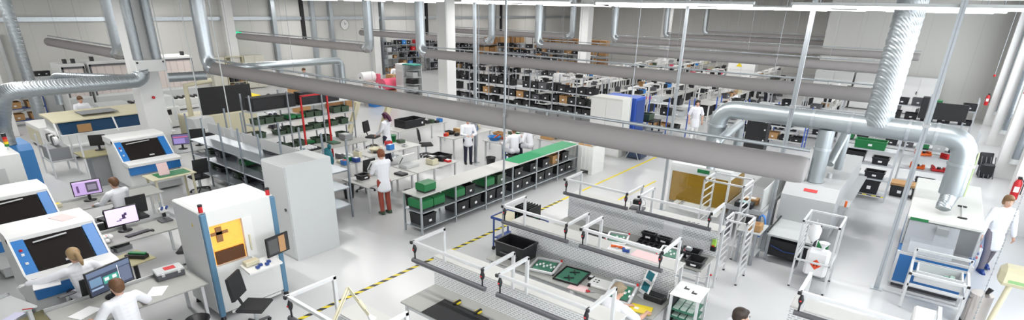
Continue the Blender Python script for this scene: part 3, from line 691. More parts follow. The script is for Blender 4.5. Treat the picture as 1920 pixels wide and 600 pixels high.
# ------------------------------------------------------------------ second desk row with the pink drawing monitor
desk('grey desk with the bright lilac monitor and long keyboard', -12.3, 3.42, 1.5, .8, PI/2)
FIG = screen_mat('scrC', (.72, .58, .86), [((.05, .03, .08), (.40, .3, .62, .36)), ((.05, .03, .08), (.50, .36, .6, .58)), ((.05, .03, .08), (.58, .5, .66, .66)), ((.05, .03, .08), (.3, .22, .46, .27)), ((.8, .7, .9), (.03, .88, .3, .95))])
monitor('bright lilac monitor showing a small black figure drawing', -12.5, 3.25, .751, PI/2-.02, .58, .38, FIG)
keyboard('long black keyboard in front of the lilac monitor', -12.15, 3.36, .752, PI/2+.15, .46)
mouse('black mouse beside the keyboard of the lilac monitor', -12.1, 3.6, .752, PI/2)
t = thing('microscope', 'stereo microscope with blue eyepieces at the end of the lilac monitor desk', 'microscope', (-12.5, 4.0, .752), PI/2)
B().m(DGREY).box(-.12, -.12, 0, .12, .12, .03, .008).obj('base', t); B().m(GALV).tube([(0, .09, .03), (0, .09, .4)], .018, 8).obj('column', t)
B().m(WHITE).box(-.08, -.08, .2, .08, .06, .3, .02).obj('head', t)
for x in (-.045, .045): e = B().m(DBLUE).tube([(x, -.06, .28), (x, -.13, .34)], .026, 10).obj('eyepiece', t)
B().m(BLACK).tube([(0, -.01, .1), (0, -.01, .2)], .035, 10).obj('objective', t)
office_chair('black office chair between the lilac monitor desk and the inspection machine', -11.35, 3.98, PI/2+.9)
t = thing('side_table', 'khaki topped side table on a black pedestal with a green device', 'side table', (-11.15, 2.9, 0), .15)
B().m(KHAKI).box(-.33, -.24, .66, .33, .24, .685, .006).obj('tabletop', t); B().m(BLACK).tube([(0, 0, .03), (0, 0, .66)], .04, 10).obj('pedestal', t); B().m(BLACK).box(-.25, -.06, 0, .25, .06, .05, .01).obj('foot', t)
t = thing('circuit_device', 'black device with green top lying on the khaki side table', 'device', (-11.1, 2.95, .686), .6)
B().m(BLACK).box(-.19, -.07, 0, .19, .07, .07, .006).obj('case', t); B().m(GREEN).box(-.15, -.02, .07, .17, .06, .10, .005).obj('board', t)
# third desk: worker at the lilac chart monitor
desk('grey desk of the worker in front of the chart monitor by the tool magazines', -15.0, 3.7, 2.2, .8, PI/2)
CHART = screen_mat('scrD', (.42, .30, .55), [((.07, .06, .09), (.46, .14, .9, .86)), ((.2, .18, .24), (.52, .3, .84, .7)), ((.1, .05, .15), (.12, .2, .2, .7)), ((.55, .42, .68), (0, .9, 1, 1))])
monitor('lilac chart monitor with a dark picture, farther than the figure monitor', -15.15, 3.42, .751, PI/2-.1, .56, .36, CHART)
keyboard('black keyboard under the hand of the worker at the chart monitor', -14.8, 3.7, .752, PI/2)
gadget('yellow-lidded box beside the chart monitor', -15.2, 2.78, .752, .16, .2, .08, BEIGE, YEL)
office_chair('black chair under the worker at the chart monitor', -14.15, 3.95, PI/2)
for i in range(2):
    t = thing('reel_magazine', f'black magazine rack with white edge strips, {"closer to" if i else "farther from"} the lilac chart desk', 'magazine', (-13.65, 2.95+i*.36, 0), .2)
    B().m(BLACK).box(-.28, -.14, .1, .28, .14, .72, .01).obj('body', t); B().m(PAPER).box(-.26, -.15, .66, -.22, .15, .73).obj('edge', t); B().m(PAPER).box(.2, -.15, .66, .24, .15, .73).obj('edge', t); B().m(MGREY).box(-.3, -.16, 0, .3, .16, .1).obj('base', t)
t = thing('cleaning_wipes', 'crumpled white wipes with orange print beside the front printer', 'wipes', (-12.15, 2.8, .752))
b = B().m(PAPER)
for k in range(7): b.ball((.09*math.cos(k*2.4), .09*math.sin(k*1.7), .05+.03*(k % 3)), .06, 7, 5, (1, .8, .7))
b.obj('wipe', t); B().m(ORANGE).box(-.04, -.03, .12, .02, .03, .135, .01).obj('label_card', t)

# ------------------------------------------------------------------ solder paste printers (white hood, dark window, blue side strips)
def printer(label, x, y, ww, ledge=True):
    """front faces +x; x = front edge of the ledge, y = centre"""
    t = thing('stencil_printer', label, 'printer machine', (x, y, 0))
    w = ww/2
    prof = [(-1.6, .25), (-.18, .25), (-.18, .93), (-.38, .93), (-.85, 1.42), (-1.0, 1.5), (-1.6, 1.5)]
    B().m(SHELL).prism([(-1.6, .25), (-.18, .25), (-.18, .90), (-.62, .90), (-1.05, 1.38), (-1.6, 1.38)], -w+.02, w-.02, 'y').obj('body', t)
    B().m(GLASSD).prism([(-.46, .93), (-.91, 1.42), (-.94, 1.40), (-.49, .91)], -w+.22, w-.22, 'y').obj('window', t, label='dark tinted hood window')
    for s in (-1, 1):
        a, c = (s*(w-.2), s*(w-.03)) if s > 0 else (s*(w-.03), s*(w-.2))
        B().m(BLUE).prism([(-.40, .92), (-.88, 1.43), (-.96, 1.43), (-.5, .92)], a, c, 'y').obj('side_strip', t, label='blue hood strip')
        B().m(WHITE).prism([(-.36, .90), (-.87, 1.46), (-.98, 1.46), (-.98, 1.3), (-.52, .90)], s*(w-.03), s*w, 'y').obj('hood_side', t)
    B().m(WHITE).prism([(-.87, 1.40), (-.87, 1.47), (-.95, 1.52), (-1.62, 1.52), (-1.62, 1.36), (-1.0, 1.36)], -w, w, 'y').obj('hood_top', t)
    B().m(WHITE).prism([(0, .86), (0, .93), (-.1, .96), (-.42, .96), (-.42, .86)], -w, w, 'y').obj('ledge', t)
    B().m(BLUE).box(-.16, -w+.02, .62, -.06, w-.02, .86, .01).obj('front_panel', t, label='blue front panel')
    B().m(LGREY).box(-1.5, -w+.05, .06, -.2, w-.05, .26).obj('plinth', t)
    for i, (m_, z) in enumerate(((RED, 1.28), (WHITE, 1.22), (WHITE, 1.10))):
        yy = -w+.11; xx = -.88+(1.43-z)*.94+.01
        B().m(m_).box(xx-.01, yy-.022, z-.022, xx+.012, yy+.022, z+.022, .005).obj('push_button', t)
    B().m(ALUW).box(-.52, w-.62, 1.0, -.49, w-.5, 1.03).obj('latch', t)
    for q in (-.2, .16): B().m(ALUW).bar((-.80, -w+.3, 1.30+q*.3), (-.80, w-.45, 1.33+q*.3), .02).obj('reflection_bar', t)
    return t
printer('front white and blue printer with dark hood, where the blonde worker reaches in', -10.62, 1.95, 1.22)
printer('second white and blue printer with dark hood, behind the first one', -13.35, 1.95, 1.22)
solo(B().m(PAPERP).box(-.2, -.12, 0, .2, .12, .003), 'paper_sheet', 'pink sheet on top of the front printer hood', 'paper', (-11.85, 2.2, 1.523), .3)
t = thing('notebook', 'open notebook with printed page on the ledge of the front printer', 'notebook', (-10.45, 1.5, .97), -.2)
B().m(PAPER).xf((0,0,0), ry=.2).box(-.14, -.17, 0, .14, .17, .012).obj('page', t); B().m(BLACK).xf((0,0,0), ry=.2).box(-.16, -.17, .0, -.13, .17, .02).obj('binding', t)
t = thing('work_stool', 'khaki seated low stool under the ledge of the front printer', 'stool', (-10.3, 1.25, 0), .3)
B().m(KHAKI).box(-.26, -.2, .46, .26, .2, .49, .01).obj('seat', t); B().m(ALU).tube([(0, 0, .05), (0, 0, .46)], .03, 8).obj('column', t); B().m(BLACK).box(-.22, -.22, 0, .22, .22, .05, .02).obj('foot', t)
t = thing('support_stand', 'grey T-shaped support stand beside the front printer', 'stand', (-9.98, 1.62, 0), .2)
B().m(ALU).tube([(0, 0, .02), (0, 0, .86)], .028, 10).obj('pole', t); B().m(DGREY).box(-.04, -.12, .86, .04, .12, .89, .01).obj('crossbar', t); B().m(DGREY).box(-.15, -.15, 0, .15, .15, .02).obj('foot', t)
ch1 = office_chair('black chair behind the blonde worker at the front printer', -10.22, 1.96, PI/2+.15, sh=.52)
# grey desk corner with hands holding a card, bottom corner
desk('pale desk with the red pen and folded card beside the printer', -9.95, .55, 1.2, .7, PI/2+.25, .95, LGREY)
t = thing('pen', 'red pen on the pale corner desk', 'pen', (-9.72, 1.1, .952), .9)
B().m(RED).tube([(-.07, 0, .007), (.06, 0, .007)], .007, 6).obj('barrel', t); B().m(BLACK).tube([(.06, 0, .007), (.08, 0, .007)], [.006, .001], 6).obj('tip', t)
sheet('folded lilac card held over the pale corner desk', -9.62, .92, .953, .16, .22, .6, mat('paper_lilac', (.6, .6, .78), .6))

# ------------------------------------------------------------------ far-left big machine with blue flank and beacon
t = thing('coating_machine', 'white machine with tall blue flank and red-green beacon under the spiral pipe', 'machine', (-18.0, 1.8, 0))
B().m(SHELL).box(-1.1, -1.0, .12, 1.0, .95, 1.72, .03).obj('housing', t); B().m(LGREY).box(1.0, -.7, .5, 1.015, .6, 1.4).obj('front_panel', t)
B().m(mat('flank_blue', (.04, .20, .48), .4)).prism([(-2.6, .0), (-1.4, .0), (-1.4, 1.25), (-1.55, 1.4), (-2.6, 1.4)], .6, 1.65, 'y').obj('blue_flank', t, label='blue side cabinet')
B().m(DGREY).box(-1.0, -.9, 0, .9, .85, .12).obj('plinth', t)
bp = B().m(ALUW).tube([(.5, .85, 1.7), (.5, .85, 1.8)], .014, 8).obj('beacon_pole', t)
for z, m_ in ((1.80, GREEN), (1.86, YEL), (1.92, ORANGE), (1.98, RED)): B().m(m_).tube([(.5, .85, z), (.5, .85, z+.06)], .045, 12).obj('beacon_light', bp)
B().m(BLACK).tube([(.5, .85, 2.04), (.5, .85, 2.12)], .047, 12).obj('cap', bp)
t = thing('reel_cart', 'open cart of component reels in front of the blue-flanked machine', 'cart', (-15.95, 2.0, 0))
for x in (-.4, .4):
    for y in (-.4, .4): B().m(ALUW).bar((x, y, .06), (x, y, 1.2), .035).obj('post', t)
for z in (.3, .7, 1.1): B().m(LGREY).box(-.4, -.4, z, .4, .4, z+.02).obj('shelf', t)
for i in range(6):
    for z in (.33, .73): B().m((BEIGE, BLACK, LGREY)[i % 3]).box(-.34, -.36+i*.12, z, .34, -.28+i*.12, z+.3).obj('reel_cassette', t)
B().m(BEIGE).box(-.3, .42, .1, .3, .75, .95, .02).obj('side_box', t)
# ------------------------------------------------------------------ round pipes on the machine side
PY = 14.0
t = pipe('exhaust_duct', 'big round exhaust pipe bending down onto the amber glass cabinet and the blue machine', [(-4.22, PY, 1.76), (-4.22, PY, 2.93), (.72, PY, 2.93), (.72, PY, 1.76)], .215, .45, flanges=[((-2.1, PY, 2.93), (1, 0, 0)), ((-1.35, PY, 2.93), (1, 0, 0)), ((-.3, PY, 2.93), (1, 0, 0)), ((.18, PY, 2.93), (1, 0, 0)), ((-4.22, PY, 2.5), (0, 0, 1)), ((.72, PY, 2.4), (0, 0, 1))])
ribbed(B().m(SPIRAL), [Vector((-.87+4.22, 0, 1.2)), Vector((-.87+4.22+.05, 0, CEIL-1.78))], .27, .05).obj('riser_pipe', t, label='wide spiral riser pipe')
B().m(SPIRAL).tube([(0, 0, -.0), (0, 0, -.02)], .25, 20).obj('flange', t)
B().m(SPIRAL).tube([(.72+4.22, 0, .3), (.72+4.22, 0, .0), (.72+4.22-.06, -.35, -.2)], [.215, .16, .13], 18).obj('reducer', t)
B().m(SPIRAL).tube([(4.94-.06, -.3, -.14), (4.94-.06, -.36, -.24)], .13, 14).obj('inlet', t)
B().m(mat('pale_green_tape', (.62, .75, .40), .5)).box(5.15, -.05, -.0, 5.17, .05, .9).obj('tape_strip', t)
pipe('branch_pipe', 'slim slanted branch pipe beside the elbow over the amber glass cabinet', [(-3.84, 12.75, 1.68), (-3.84, 12.9, 2.3), (-3.84, 14.7, 2.52), (-3.84, 14.7, 1.7)], .10, .18)
pipe('branch_pipe', 'vertical exhaust drop from the big pipe onto the grey reflow oven', [(-1.78, PY, 1.51), (-1.78, PY, 2.74)], .17, .1, flanges=[((-1.78, PY, 2.3), (0, 0, 1))])
pipe('branch_pipe', 'slanted branch pipe between the grey oven drop and the far rack', [(-1.6, 14.3, 1.9), (-1.5, 15.2, 2.6), (-1.5, 15.2, 1.6)], .09, .15)
pipe('thin_pipe', 'thin chrome exhaust tube rising from the grey oven roof', [(-2.05, 13.9, 1.51), (-2.05, 13.9, 2.05)], .075, .1)
# ------------------------------------------------------------------ cabinet with amber glass (selective soldering)
t = thing('soldering_cabinet', 'white soldering cabinet with amber glass doors and green sign', 'machine', (-4.9, 13.0, 0))
W, D, H = 1.5, 1.3, 1.62
AGL = mat('amber_glass', (.50, .29, .02), .08, var=0, alpha=.5)
b = B().m(SHELL).box(0, 0, .06, W, D, .55, .01).box(0, D-.06, .55, W, D, H).box(0, 0, H-.22, W, D, H, .01).box(0, .0, .55, .05, .05, H-.2).box(W-.05, 0, .55, W, .05, H-.2).box(.02, .3, H, W-.05, D-.05, H+.03, .01)
b.obj('housing', t)
B().m(AGL).box(.05, .015, .62, W-.05, .03, H-.22).obj('glass_door', t, label='amber glass front')
B().m(AGL).box(0.01, .06, .55, .025, D-.08, H-.22).obj('side_glass', t); B().m(AGL).box(W-.025, .06, .55, W-.01, D-.08, H-.22).obj('side_glass', t)
B().m(mat('amber_back', (.42, .27, .05), .5)).box(.06, D-.075, .56, W-.06, D-.061, H-.22).obj('back_panel', t)
B().m(BLACKM).box(.2, .1, .55, W-.1, D-.1, .72).obj('solder_bath', t)
B().m(LGREY).prism([(-.45, .56), (.05, .62), (.05, .66), (-.45, .60)], .25, W-.05, 'x').obj('feed_tray', t)
for x in (.45, 1.1): B().m(ALU).bar((x, -.42, .66), (x, .5, .70), .03).obj('feed_rail', t)
g = B().m(ALU).box(.3, .2, .9, .36, .26, 1.4).box(.2, .22, .95, .5, .25, 1.0).obj('nozzle_arm', t)
B().m(GREEN).box(.68, -.006, H-.15, .98, 0, H-.06).obj('sign_plate', t, label='green sign plate')
for x in (.05, W-.1):
    for y in (.05, D-.1): B().m(BLACK).tube([(x, y, 0), (x, y, .06)], .03, 8).obj('foot', t)
B().m(GALV).tube([(.8, .95, H+.03), (.8, .95, H+.09)], .28, 20).obj('collar', t); B().m(GALV).tube([(1.12, .9, H+.03), (1.12, .9, H+.14)], .1, 14).obj('stub', t)
# ladder-like aluminium racks and a slanted panel beside it
def ladder_rack(label, x, y, w, d, h, n, rz=0, top=True):
    t = thing('ladder_rack', label, 'rack', (x, y, 0), rz)
    for sx in (0, w):
        for sy in (0, d): B().m(ALUW).bar((sx, sy, .03), (sx, sy, h), .035).obj('post', t)
    for sx in (0, w): 
        for i in range(n):
            z = .18+(h-.3)*i/(n-1); B().m(ALUW).bar((sx, 0, z), (sx, d, z), .022).obj('rung', t)
    if top:
        f = B().m(ALUW).bar((0, 0, h-.018), (w, 0, h-.018), .035).bar((0, d, h-.018), (w, d, h-.018), .035).bar((0, 0, h-.018), (0, d, h-.018), .035).bar((w, 0, h-.018), (w, d, h-.018), .035); f.obj('top_frame', t)
    for sx in (0, w):
        for sy in (0, d): B().m(BLACK).box(sx-.02, sy-.02, 0, sx+.02, sy+.02, .03).box(sx-.019, sy-.019, h-.002, sx+.019, sy+.019, h+.006).obj('end_cap', t)
    return t
ladder_rack('aluminium ladder rack with open rungs in front of the amber glass cabinet', -3.62, 11.75, .85, .7, 1.72, 9)
ladder_rack('narrow aluminium ladder rack standing at the end of the back pegboard', -2.72, 10.55, .42, .55, 1.35, 8)
t = thing('conveyor_table', 'long grey conveyor with guard panel running away beside the amber cabinet', 'conveyor', (-3.4, 13.0, 0))
B().m(LGREY).box(0, 0, .72, .85, 3.2, .84, .01).obj('belt_frame', t)
B().m(MGREY).box(.05, .02, .84, .8, 3.18, .85).obj('belt', t)
B().m(SHELL).prism([(0, .84), (3.2, .84), (3.2, 1.42), (0, 1.36)], .77, .79, 'x').obj('guard_panel', t)
for x in (.05, .76):
    for y in (.1, 1.6, 3.05): B().m(STEELG).box(x, y, 0, x+.05, y+.05, .72).obj('leg', t)
gadget('orange-topped box on the conveyor beside the ladder rack', -2.95, 13.4, .852, .35, .25, .14, CARD, WHITE)
gadget('black tray with pale blue cloths on the conveyor', -3.0, 13.05, .852, .4, .28, .12, BLACK, mat('pale_blue', (.5, .7, .75), .6))
desk('small grey side table with cardboard box behind the ladder racks', -2.5, 12.0, .5, .7, 0, .78, LGREY, name='side_table', cat='table', lip=False, shelf=True, legm=STEELG)
gadget('cardboard box on the small side table behind the ladder racks', -2.42, 11.85, .781, .28, .25, .16, CARD, CARDD)
gadget('black coil box beside the cardboard box on the side table', -2.58, 12.18, .781, .22, .25, .18, BLACK, DGREY)

# ------------------------------------------------------------------ reflow oven
t = thing('reflow_oven', 'long grey reflow oven with red sign plate and conveyor mouth', 'machine', (-2.32, 13.4, 0))
RG = mat('oven_grey', (.44, .45, .455), .4, var=.02)
B().m(RG).prism([(0, .62), (0, 1.25), (.28, 1.5), (4.2, 1.5), (4.2, .3), (.25, .3), (.25, .62)], 0, 1.12, 'x').obj('hood', t)
B().m(RG).box(.05, .6, .1, 1.07, 4.2, .4).obj('base', t)
B().m(RED).box(.42, -.0, 0, .70, .002, .08).obj('sign_plate', t, label='red sign plate')
s_ = [o for o in kids(t) if o.name.startswith('sign_plate')][0]; s_.location = (0, .12, 1.372); s_.rotation_euler.x = -math.radians(48)
B().m(BLACKM).box(.15, .0, .52, .97, .3, .62).obj('conveyor_mouth', t)
B().m(LGREY).box(.1, -1.2, .60, 1.0, .05, .64).obj('infeed_table', t)
for x in (.1, .98): B().m(BLACK).bar((x, -1.2, .68), (x, .02, .70), .025).obj('conveyor_rail', t)
for x in (.12, .95): B().m(STEELG).box(x, -1.15, 0, x+.05, -1.1, .6).obj('leg', t)
B().m(BLACKM).box(.15, -1.1, .12, .95, -.1, .5).obj('control_box', t)
B().m(DBLUE).tube([(.2, -1.12, .36), (.5, -1.13, .28), (.8, -1.12, .30)], .012, 6).obj('blue_cable', t)
for y in (1.2, 2.2, 3.2): B().m(ALU).tube([(.75, y, 1.5), (.75, y, 1.62)], .06, 10).obj('roof_stub', t)
B().m(RG).prism([(.9, .9), (4.2, .9), (4.2, .96), (.9, .96)], 1.12, 1.32, 'x').obj('side_ledge', t)
B().m(ORANGE).tube([(1.25, .9, .96), (1.25, .9, 1.1)], .025, 8).obj('emergency_stop', t)
# slotted post + hose coil
def ceiling_post(label, x, y, r=.045, foot=True, m=GALV):
    t = thing('ceiling_post', label, 'post', (x, y, 0))
    b = B().m(m).box(-r, -r*.6, .02, r, r*.6, CEIL); b.obj('profile', t)
    B().m(STEELG).box(-r*.2, -r*.6-.002, .3, r*.2, -r*.6, CEIL-.2).obj('slot_line', t)
    if foot: B().m(GALV).box(-.1, -.1, 0, .1, .1, .02).obj('foot_plate', t)
    B().m(ALU).box(-r*1.3, -r, 3.3, r*1.3, r, 3.36).obj('joint', t)
    return t
ceiling_post('slotted ceiling post left of the grey oven with a blue hose', -2.36, 12.78, .045)
ceiling_post('slotted ceiling post at the front corner of the blue machine', -.02, 12.3, .045)
ceiling_post('ceiling post with blue lower end beside the amber glass cabinet', -5.3, 13.75, .035)
ceiling_post('ceiling post behind the worker standing in the middle aisle', -12.4, 13.98, .05)
ceiling_post('thin ceiling post beside the low bin shelf and the black tote', -6.2, 7.8, .018, foot=False, m=GALV)
t = thing('air_hose', 'bundle of blue hose hanging on the slotted post beside the oven', 'hose', (-2.47, 12.7, 0))
for k in range(4):
    B().m(mat('hose_blue', (.05, .22, .65), .4)).tube([(.09*math.sin(a*PI/8), -.04-.02*k, .62+.26*math.cos(a*PI/8)) for a in range(17)], .014, 6, caps=False).obj('hose_loop', t)
# aluminium frame trolley with canister
t = thing('frame_trolley', 'tall aluminium frame trolley holding a white canister with a hazard diamond', 'trolley', (-1.45, 11.25, 0))
for x, y in ((0, 0), (.62, 0), (0, .75), (.62, .75)): B().m(ALUW).bar((x, y, .03), (x, y, 1.45), .035).obj('post', t)
f = B().m(ALUW)
for z in (1.43, .62): f.bar((0, 0, z), (.62, 0, z), .035).bar((0, .75, z), (.62, .75, z), .035).bar((0, 0, z), (0, .75, z), .035).bar((.62, 0, z), (.62, .75, z), .035)
f.obj('frame', t)
for i in range(6): B().m(ALUW).bar((0, .06, .75+i*.1), (0, .7, .75+i*.1), .018).obj('rung', t)
for x, y in ((0, 0), (.62, 0), (0, .75), (.62, .75)): B().m(BLACK).box(x-.02, y-.02, 0, x+.02, y+.02, .03).obj('foot', t)
B().m(MGREY).box(0.02, .02, .27, .6, .73, .29).obj('lower_shelf', t)
for x in (0.0, .62): B().m(BLACK).box(x-.02, -.022, 1.41, x+.02, -.018, 1.45).obj('end_cap', t)
t = thing('canister', 'white plastic canister with red hazard diamond and funnel on the frame trolley', 'canister', (-1.08, 11.44, .292))
B().m(PAPER).box(-.2, -.13, 0, .2, .13, .56, .05).obj('body', t); B().m(PAPER).tube([(0.05, 0, .56), (.05, 0, .6)], .035, 10).obj('neck', t)
B().m(PAPER).tube([(.05, 0, .6), (.05, 0, .72)], [.02, .1], 12, caps=False).obj('funnel', t)
B().m(mat('hazard_red', (.8, .08, .02), .5)).prism([(0, .17), (.11, .28), (0, .39), (-.11, .28)], -.134, -.131, 'y').obj('hazard_diamond', t)
B().m(BLACK).tube([(-.03, -.136, .25), (0, -.136, .33), (.03, -.136, .25)], .01, 5).obj('flame_symbol', t)
t = thing('filter_flask', 'clear plastic bag hanging in the frame trolley above the canister', 'bag', (-1.25, 11.5, .95))
B().m(PAPER).lathe([(.02, 0), (.1, .1), (.12, .28), (.05, .4)], 10).obj('bag', t); B().m(ALUW).tube([(0, 0, .4), (0, 0, .48)], .01, 6).obj('hook', t)
t = thing('cable_reel', 'green cable reel on the cross bar of the frame trolley', 'reel', (-1.1, 12.0, .64))
B().m(GREEN).tube([(-.1, 0, .09), (.1, 0, .09)], .09, 14).obj('winding', t); B().m(ALUW).tube([(-.12, 0, .09), (-.1, 0, .09)], .1, 14).obj('rim', t)

# ------------------------------------------------------------------ blue wave-solder machine
t = thing('wave_solder_machine', 'big blue and white machine with sloping glass front and long white top', 'machine', (.14, 12.6, 0))
W, L = 1.2, 4.0
B().m(BLUE).box(0, .0, .12, W, L, .74, .01).obj('blue_base', t, label='blue lower cabinet')
B().m(SHELL).box(0, .62, .74, W, L, 1.33, .01).obj('upper_body', t)
B().m(mat('machine_top', (.60, .61, .58), .4, var=.02)).box(-.02, .5, 1.33, W+.02, L+.02, 1.40, .015).obj('top_cover', t)
GLS = mat('clear_acrylic', (.5, .52, .56), .06, var=0, alpha=.3)
B().m(GLS).prism([(.02, .80), (.5, 1.32), (.52, 1.31), (.04, .79)], .04, W-.34, 'x').obj('sloping_glass', t, label='clear sloping hood')
B().m(GLS).box(W-.01, .06, .80, W, .62, 1.3).obj('side_glass', t)
B().m(MGREY).box(.06, .05, .74, W-.06, .62, .78).obj('bath_rim', t)
B().m(STEELG).prism([(.1, .78), (.3, .95), (.58, .95), (.58, .78)], .15, W-.35, 'x').obj('solder_hood', t); B().m(MGREY).box(.03, .6, .78, W-.03, .62, 1.31).obj('bath_wall', t); B().m(MGREY).box(.5, .35, .95, .7, .55, 1.3).obj('suction_duct', t)
B().m(ALUW).box(-.01, -.01, .74, W+.01, .03, .79).obj('front_rail', t); B().m(ALUW).box(-.01, -.01, .10, W+.01, .02, .14).obj('front_rail', t)
for x in (0, W-.04): B().m(ALUW).box(x-.005, -.015, .1, x+.045, .03, .8).obj('corner_profile', t)
B().m(GREEN).box(.04, .493, 1.325, .34, .499, 1.385).obj('sign_plate', t, label='green sign plate')
B().m(DGREY).box(.05, .1, 0, W-.05, L-.1, .12).obj('plinth', t)
for y in (1.0, 1.9): 
    B().m(BLACK).box(W*.72-.08, y-.02, 1.40, W*.72+.08, y+.02, 1.43, .008).obj('lid_handle', t)
B().m(ALUW).bar((W*.72, 1.0, 1.42), (W*.72, 1.9, 1.42), .015).obj('lid_rod', t)
for i, m_ in enumerate((RED, WHITE, DBLUE, RED)): B().m(m_).box(W, .25, 1.12-i*.08, W+.03, .31, 1.17-i*.08, .01).obj('push_button', t)
B().m(BLUE).box(W, .35, .55, W+.03, .6, .8, .02).obj('cable_pouch', t)
# outfeed frame with boards in front of the machine
t = thing('outfeed_frame', 'aluminium outfeed frame with a box of green board scraps before the blue machine', 'frame', (.42, 11.72, 0))
for x, y, z in ((0, 0, .74), (.86, 0, .74), (0, .72, .98), (.86, .72, .98)): B().m(ALUW).bar((x, y, .02), (x, y, z), .045).obj('post', t)
f = B().m(ALUW)
for z in (.72, .50): f.bar((0, 0, z), (.86, 0, z), .045).bar((0, 0, z), (0, .72, z), .04).bar((.86, 0, z), (.86, .72, z), .04).bar((0, .72, z), (.86, .72, z), .04)
f.bar((0, .72, .96), (.86, .72, .96), .045)
f.obj('frame', t)
B().m(ALUW).tray(.08, .1, .54, .78, .6, .76, .03).obj('catch_box', t)
for x, y in ((0, 0), (.86, 0)): B().m(BLACK).box(x-.024, y-.03, .7, x+.024, y-.022, .745).obj('end_cap', t)
random.seed(3)
for i in range(9):
    b = solo(B().m(PCB if i % 2 else mat('pcb_pale', (.35, .5, .42), .4, var=.2)).box(-.09, -.035, 0, .09, .035, .008), 'board_scrap', 'loose green board strip in the catch box of the outfeed frame', 'circuit board', (.42+.2+.055*i, 11.72+.2+random.random()*.25, .575+.011*i), random.random()*3, 'green board strips in the catch box')
    b.rotation_euler = (random.random()*.4-.2, .2-random.random()*.4, random.random()*3)
t = thing('steel_cylinder', 'polished steel cylinder wrapped in foil standing before the blue machine', 'cylinder', (1.5, 11.85, 0), 0)
B().m(mat('dull_chrome', (.62, .58, .55), .25, .8, var=.1)).tube([(0, 0, .05), (0, 0, .62)], .17, 20).obj('barrel', t)
B().m(BLACK).lathe([(.18, 0), (.18, .05)], 20).obj('base_ring', t); B().m(BLACK).tube([(.06, .04, .62), (.1, .06, .72)], [.03, .045], 10).obj('handle', t)
solo(B().m(CARD).box(-.32, -.22, 0, .32, .22, .004), 'cardboard_sheet', 'brown cardboard sheet lying under the steel cylinder', 'cardboard', (1.2, 11.9, .001), .3) if 0 else None
t = thing('foil_roll', 'ring of blue tape hanging on the side of the blue machine', 'tape roll', (1.345, 12.9, .62))
B().m(mat('hose_blue', (.05, .22, .65), .4)).tube([(.012, .08*math.cos(a*PI/8), .08*math.sin(a*PI/8)) for a in range(17)], .012, 6, caps=False).obj('ring', t); B().m(WHITE).box(-.0, -.02, .07, .012, .02, .11).obj('hook', t)
# white box on the floor before the second island and beige lamp, chain
t = thing('white_pedestal', 'white pedestal cabinet at the front of the blue machine', 'cabinet', (.8, 10.75, 0), 0)
B().m(WHITE).box(-.2, -.3, .03, .2, .3, .42, .03).obj('body', t); B().m(DGREY).box(-.18, -.28, 0, .18, .28, .03).obj('plinth', t); B().m(LGREY).box(-.12, -.31, .3, .12, -.3, .33).obj('drawer_grip', t)
t = thing('arm_lamp', 'beige boxy lamp head on a long slanted arm above the second island', 'lamp', (1.12, 7.98, 1.327))
B().m(BEIGE).tube([(0, 0, .035), (.1, .04, 1.0)], .03, 8).obj('lower_arm', t, label='pale beige arm')
B().m(mat('lamp_beige', (.62, .58, .40), .45)).box(-.04, -.1, .97, .27, .14, 1.2, .05).obj('lamp_head', t); B().m(mat('faded_green', (.25, .45, .2), .5)).box(.05, -.104, 1.03, .2, -.101, 1.065).obj('lettering_mark', t)
B().m(YEL).tube([(0, 0, 0), (0, 0, .04)], .05, 10).obj('clamp', t)
t = thing('hanging_chain', 'thin grey chain hanging down in front of the walking person', 'chain', (1.1, 8.6, 1.38))
b = B().m(STEELG)
for i in range(150):
    z = i*.04
    b.box(-.008, -.003, z, .008, .003, z+.03) if i % 2 else b.box(-.003, -.008, z, .003, .008, z+.03)
b.obj('chain_links', t); B().m(STEELG).tube([(0, 0, 0), (0, 0, .04)], .008, 5).obj('hook', t)
# ------------------------------------------------------------------ racks and bins
def rack(label, x, y, L, D, levels, H, nb, rz=0, m=STEELG, sm=None, name='shelving_rack', cat='shelving rack', back=False):
    """local x along the length, front at local y=0"""
    t = thing(name, label, cat, (x, y, 0), rz); n = nb+1
    for i in range(n):
        px = L*i/nb
        for py in (0, D): B().m(m).box(px-.02, py-.02, 0, px+.02, py+.02, H).obj('post', t)
    for z in levels: B().m(sm or m).box(0, -.01, z-.035, L, D+.01, z, .004).obj('shelf', t)
    if back:
        for i in range(nb): B().m(LGREY).box(L*i/nb+.03, D*.5-.01, levels[-1]+.12, L*(i+1)/nb-.03, D*.5+.01, levels[-1]+.42).obj('divider_panel', t)
    return t
BINM = {}
def bin_mesh(w, d, h, m, card=True):
    k = (w, d, h, m.name, card)
    if k not in BINM and m is GREEN:
        b = B().m(BLACK).box(-w/2+.01, -d/2+.01, 0, w/2-.01, d/2-.01, .05, .01).m(m).prism([(-d/2, .05), (d/2, .05), (d/2, h*.9), (d/2-.05, h), (-d/2+.05, h), (-d/2, h*.9)], -w/2, w/2, 'x')
        BINM[k] = b.mesh('storage_bin')
    if k not in BINM:
        b = B().m(m).tray(-w/2, -d/2, 0, w/2, d/2, h, .015, taper=.012)
        b.box(-w/2-.008, -d/2-.008, h-.03, w/2+.008, -d/2, h).box(-w/2-.008, d/2, h-.03, w/2+.008, d/2+.008, h).box(-w/2-.008, -d/2, h-.03, -w/2, d/2, h).box(w/2, -d/2, h-.03, w/2+.008, d/2, h)
        if card: b.m(PAPER).box(-w*.1, -d/2-.012, h*.32, w*.1, -d/2-.003, h*.52)
        BINM[k] = b.mesh('storage_bin')
    return BINM[k]
def bin_(label, x, y, z, w, d, h, m=BLACK, rz=0, group=None, card=True, cat='storage bin'):
    o = bpy.data.objects.new('storage_bin', bin_mesh(w, d, h, m, card)); COL.objects.link(o); o.location = (x, y, z); o.rotation_euler.z = rz
    return tag(o, label, cat, group)
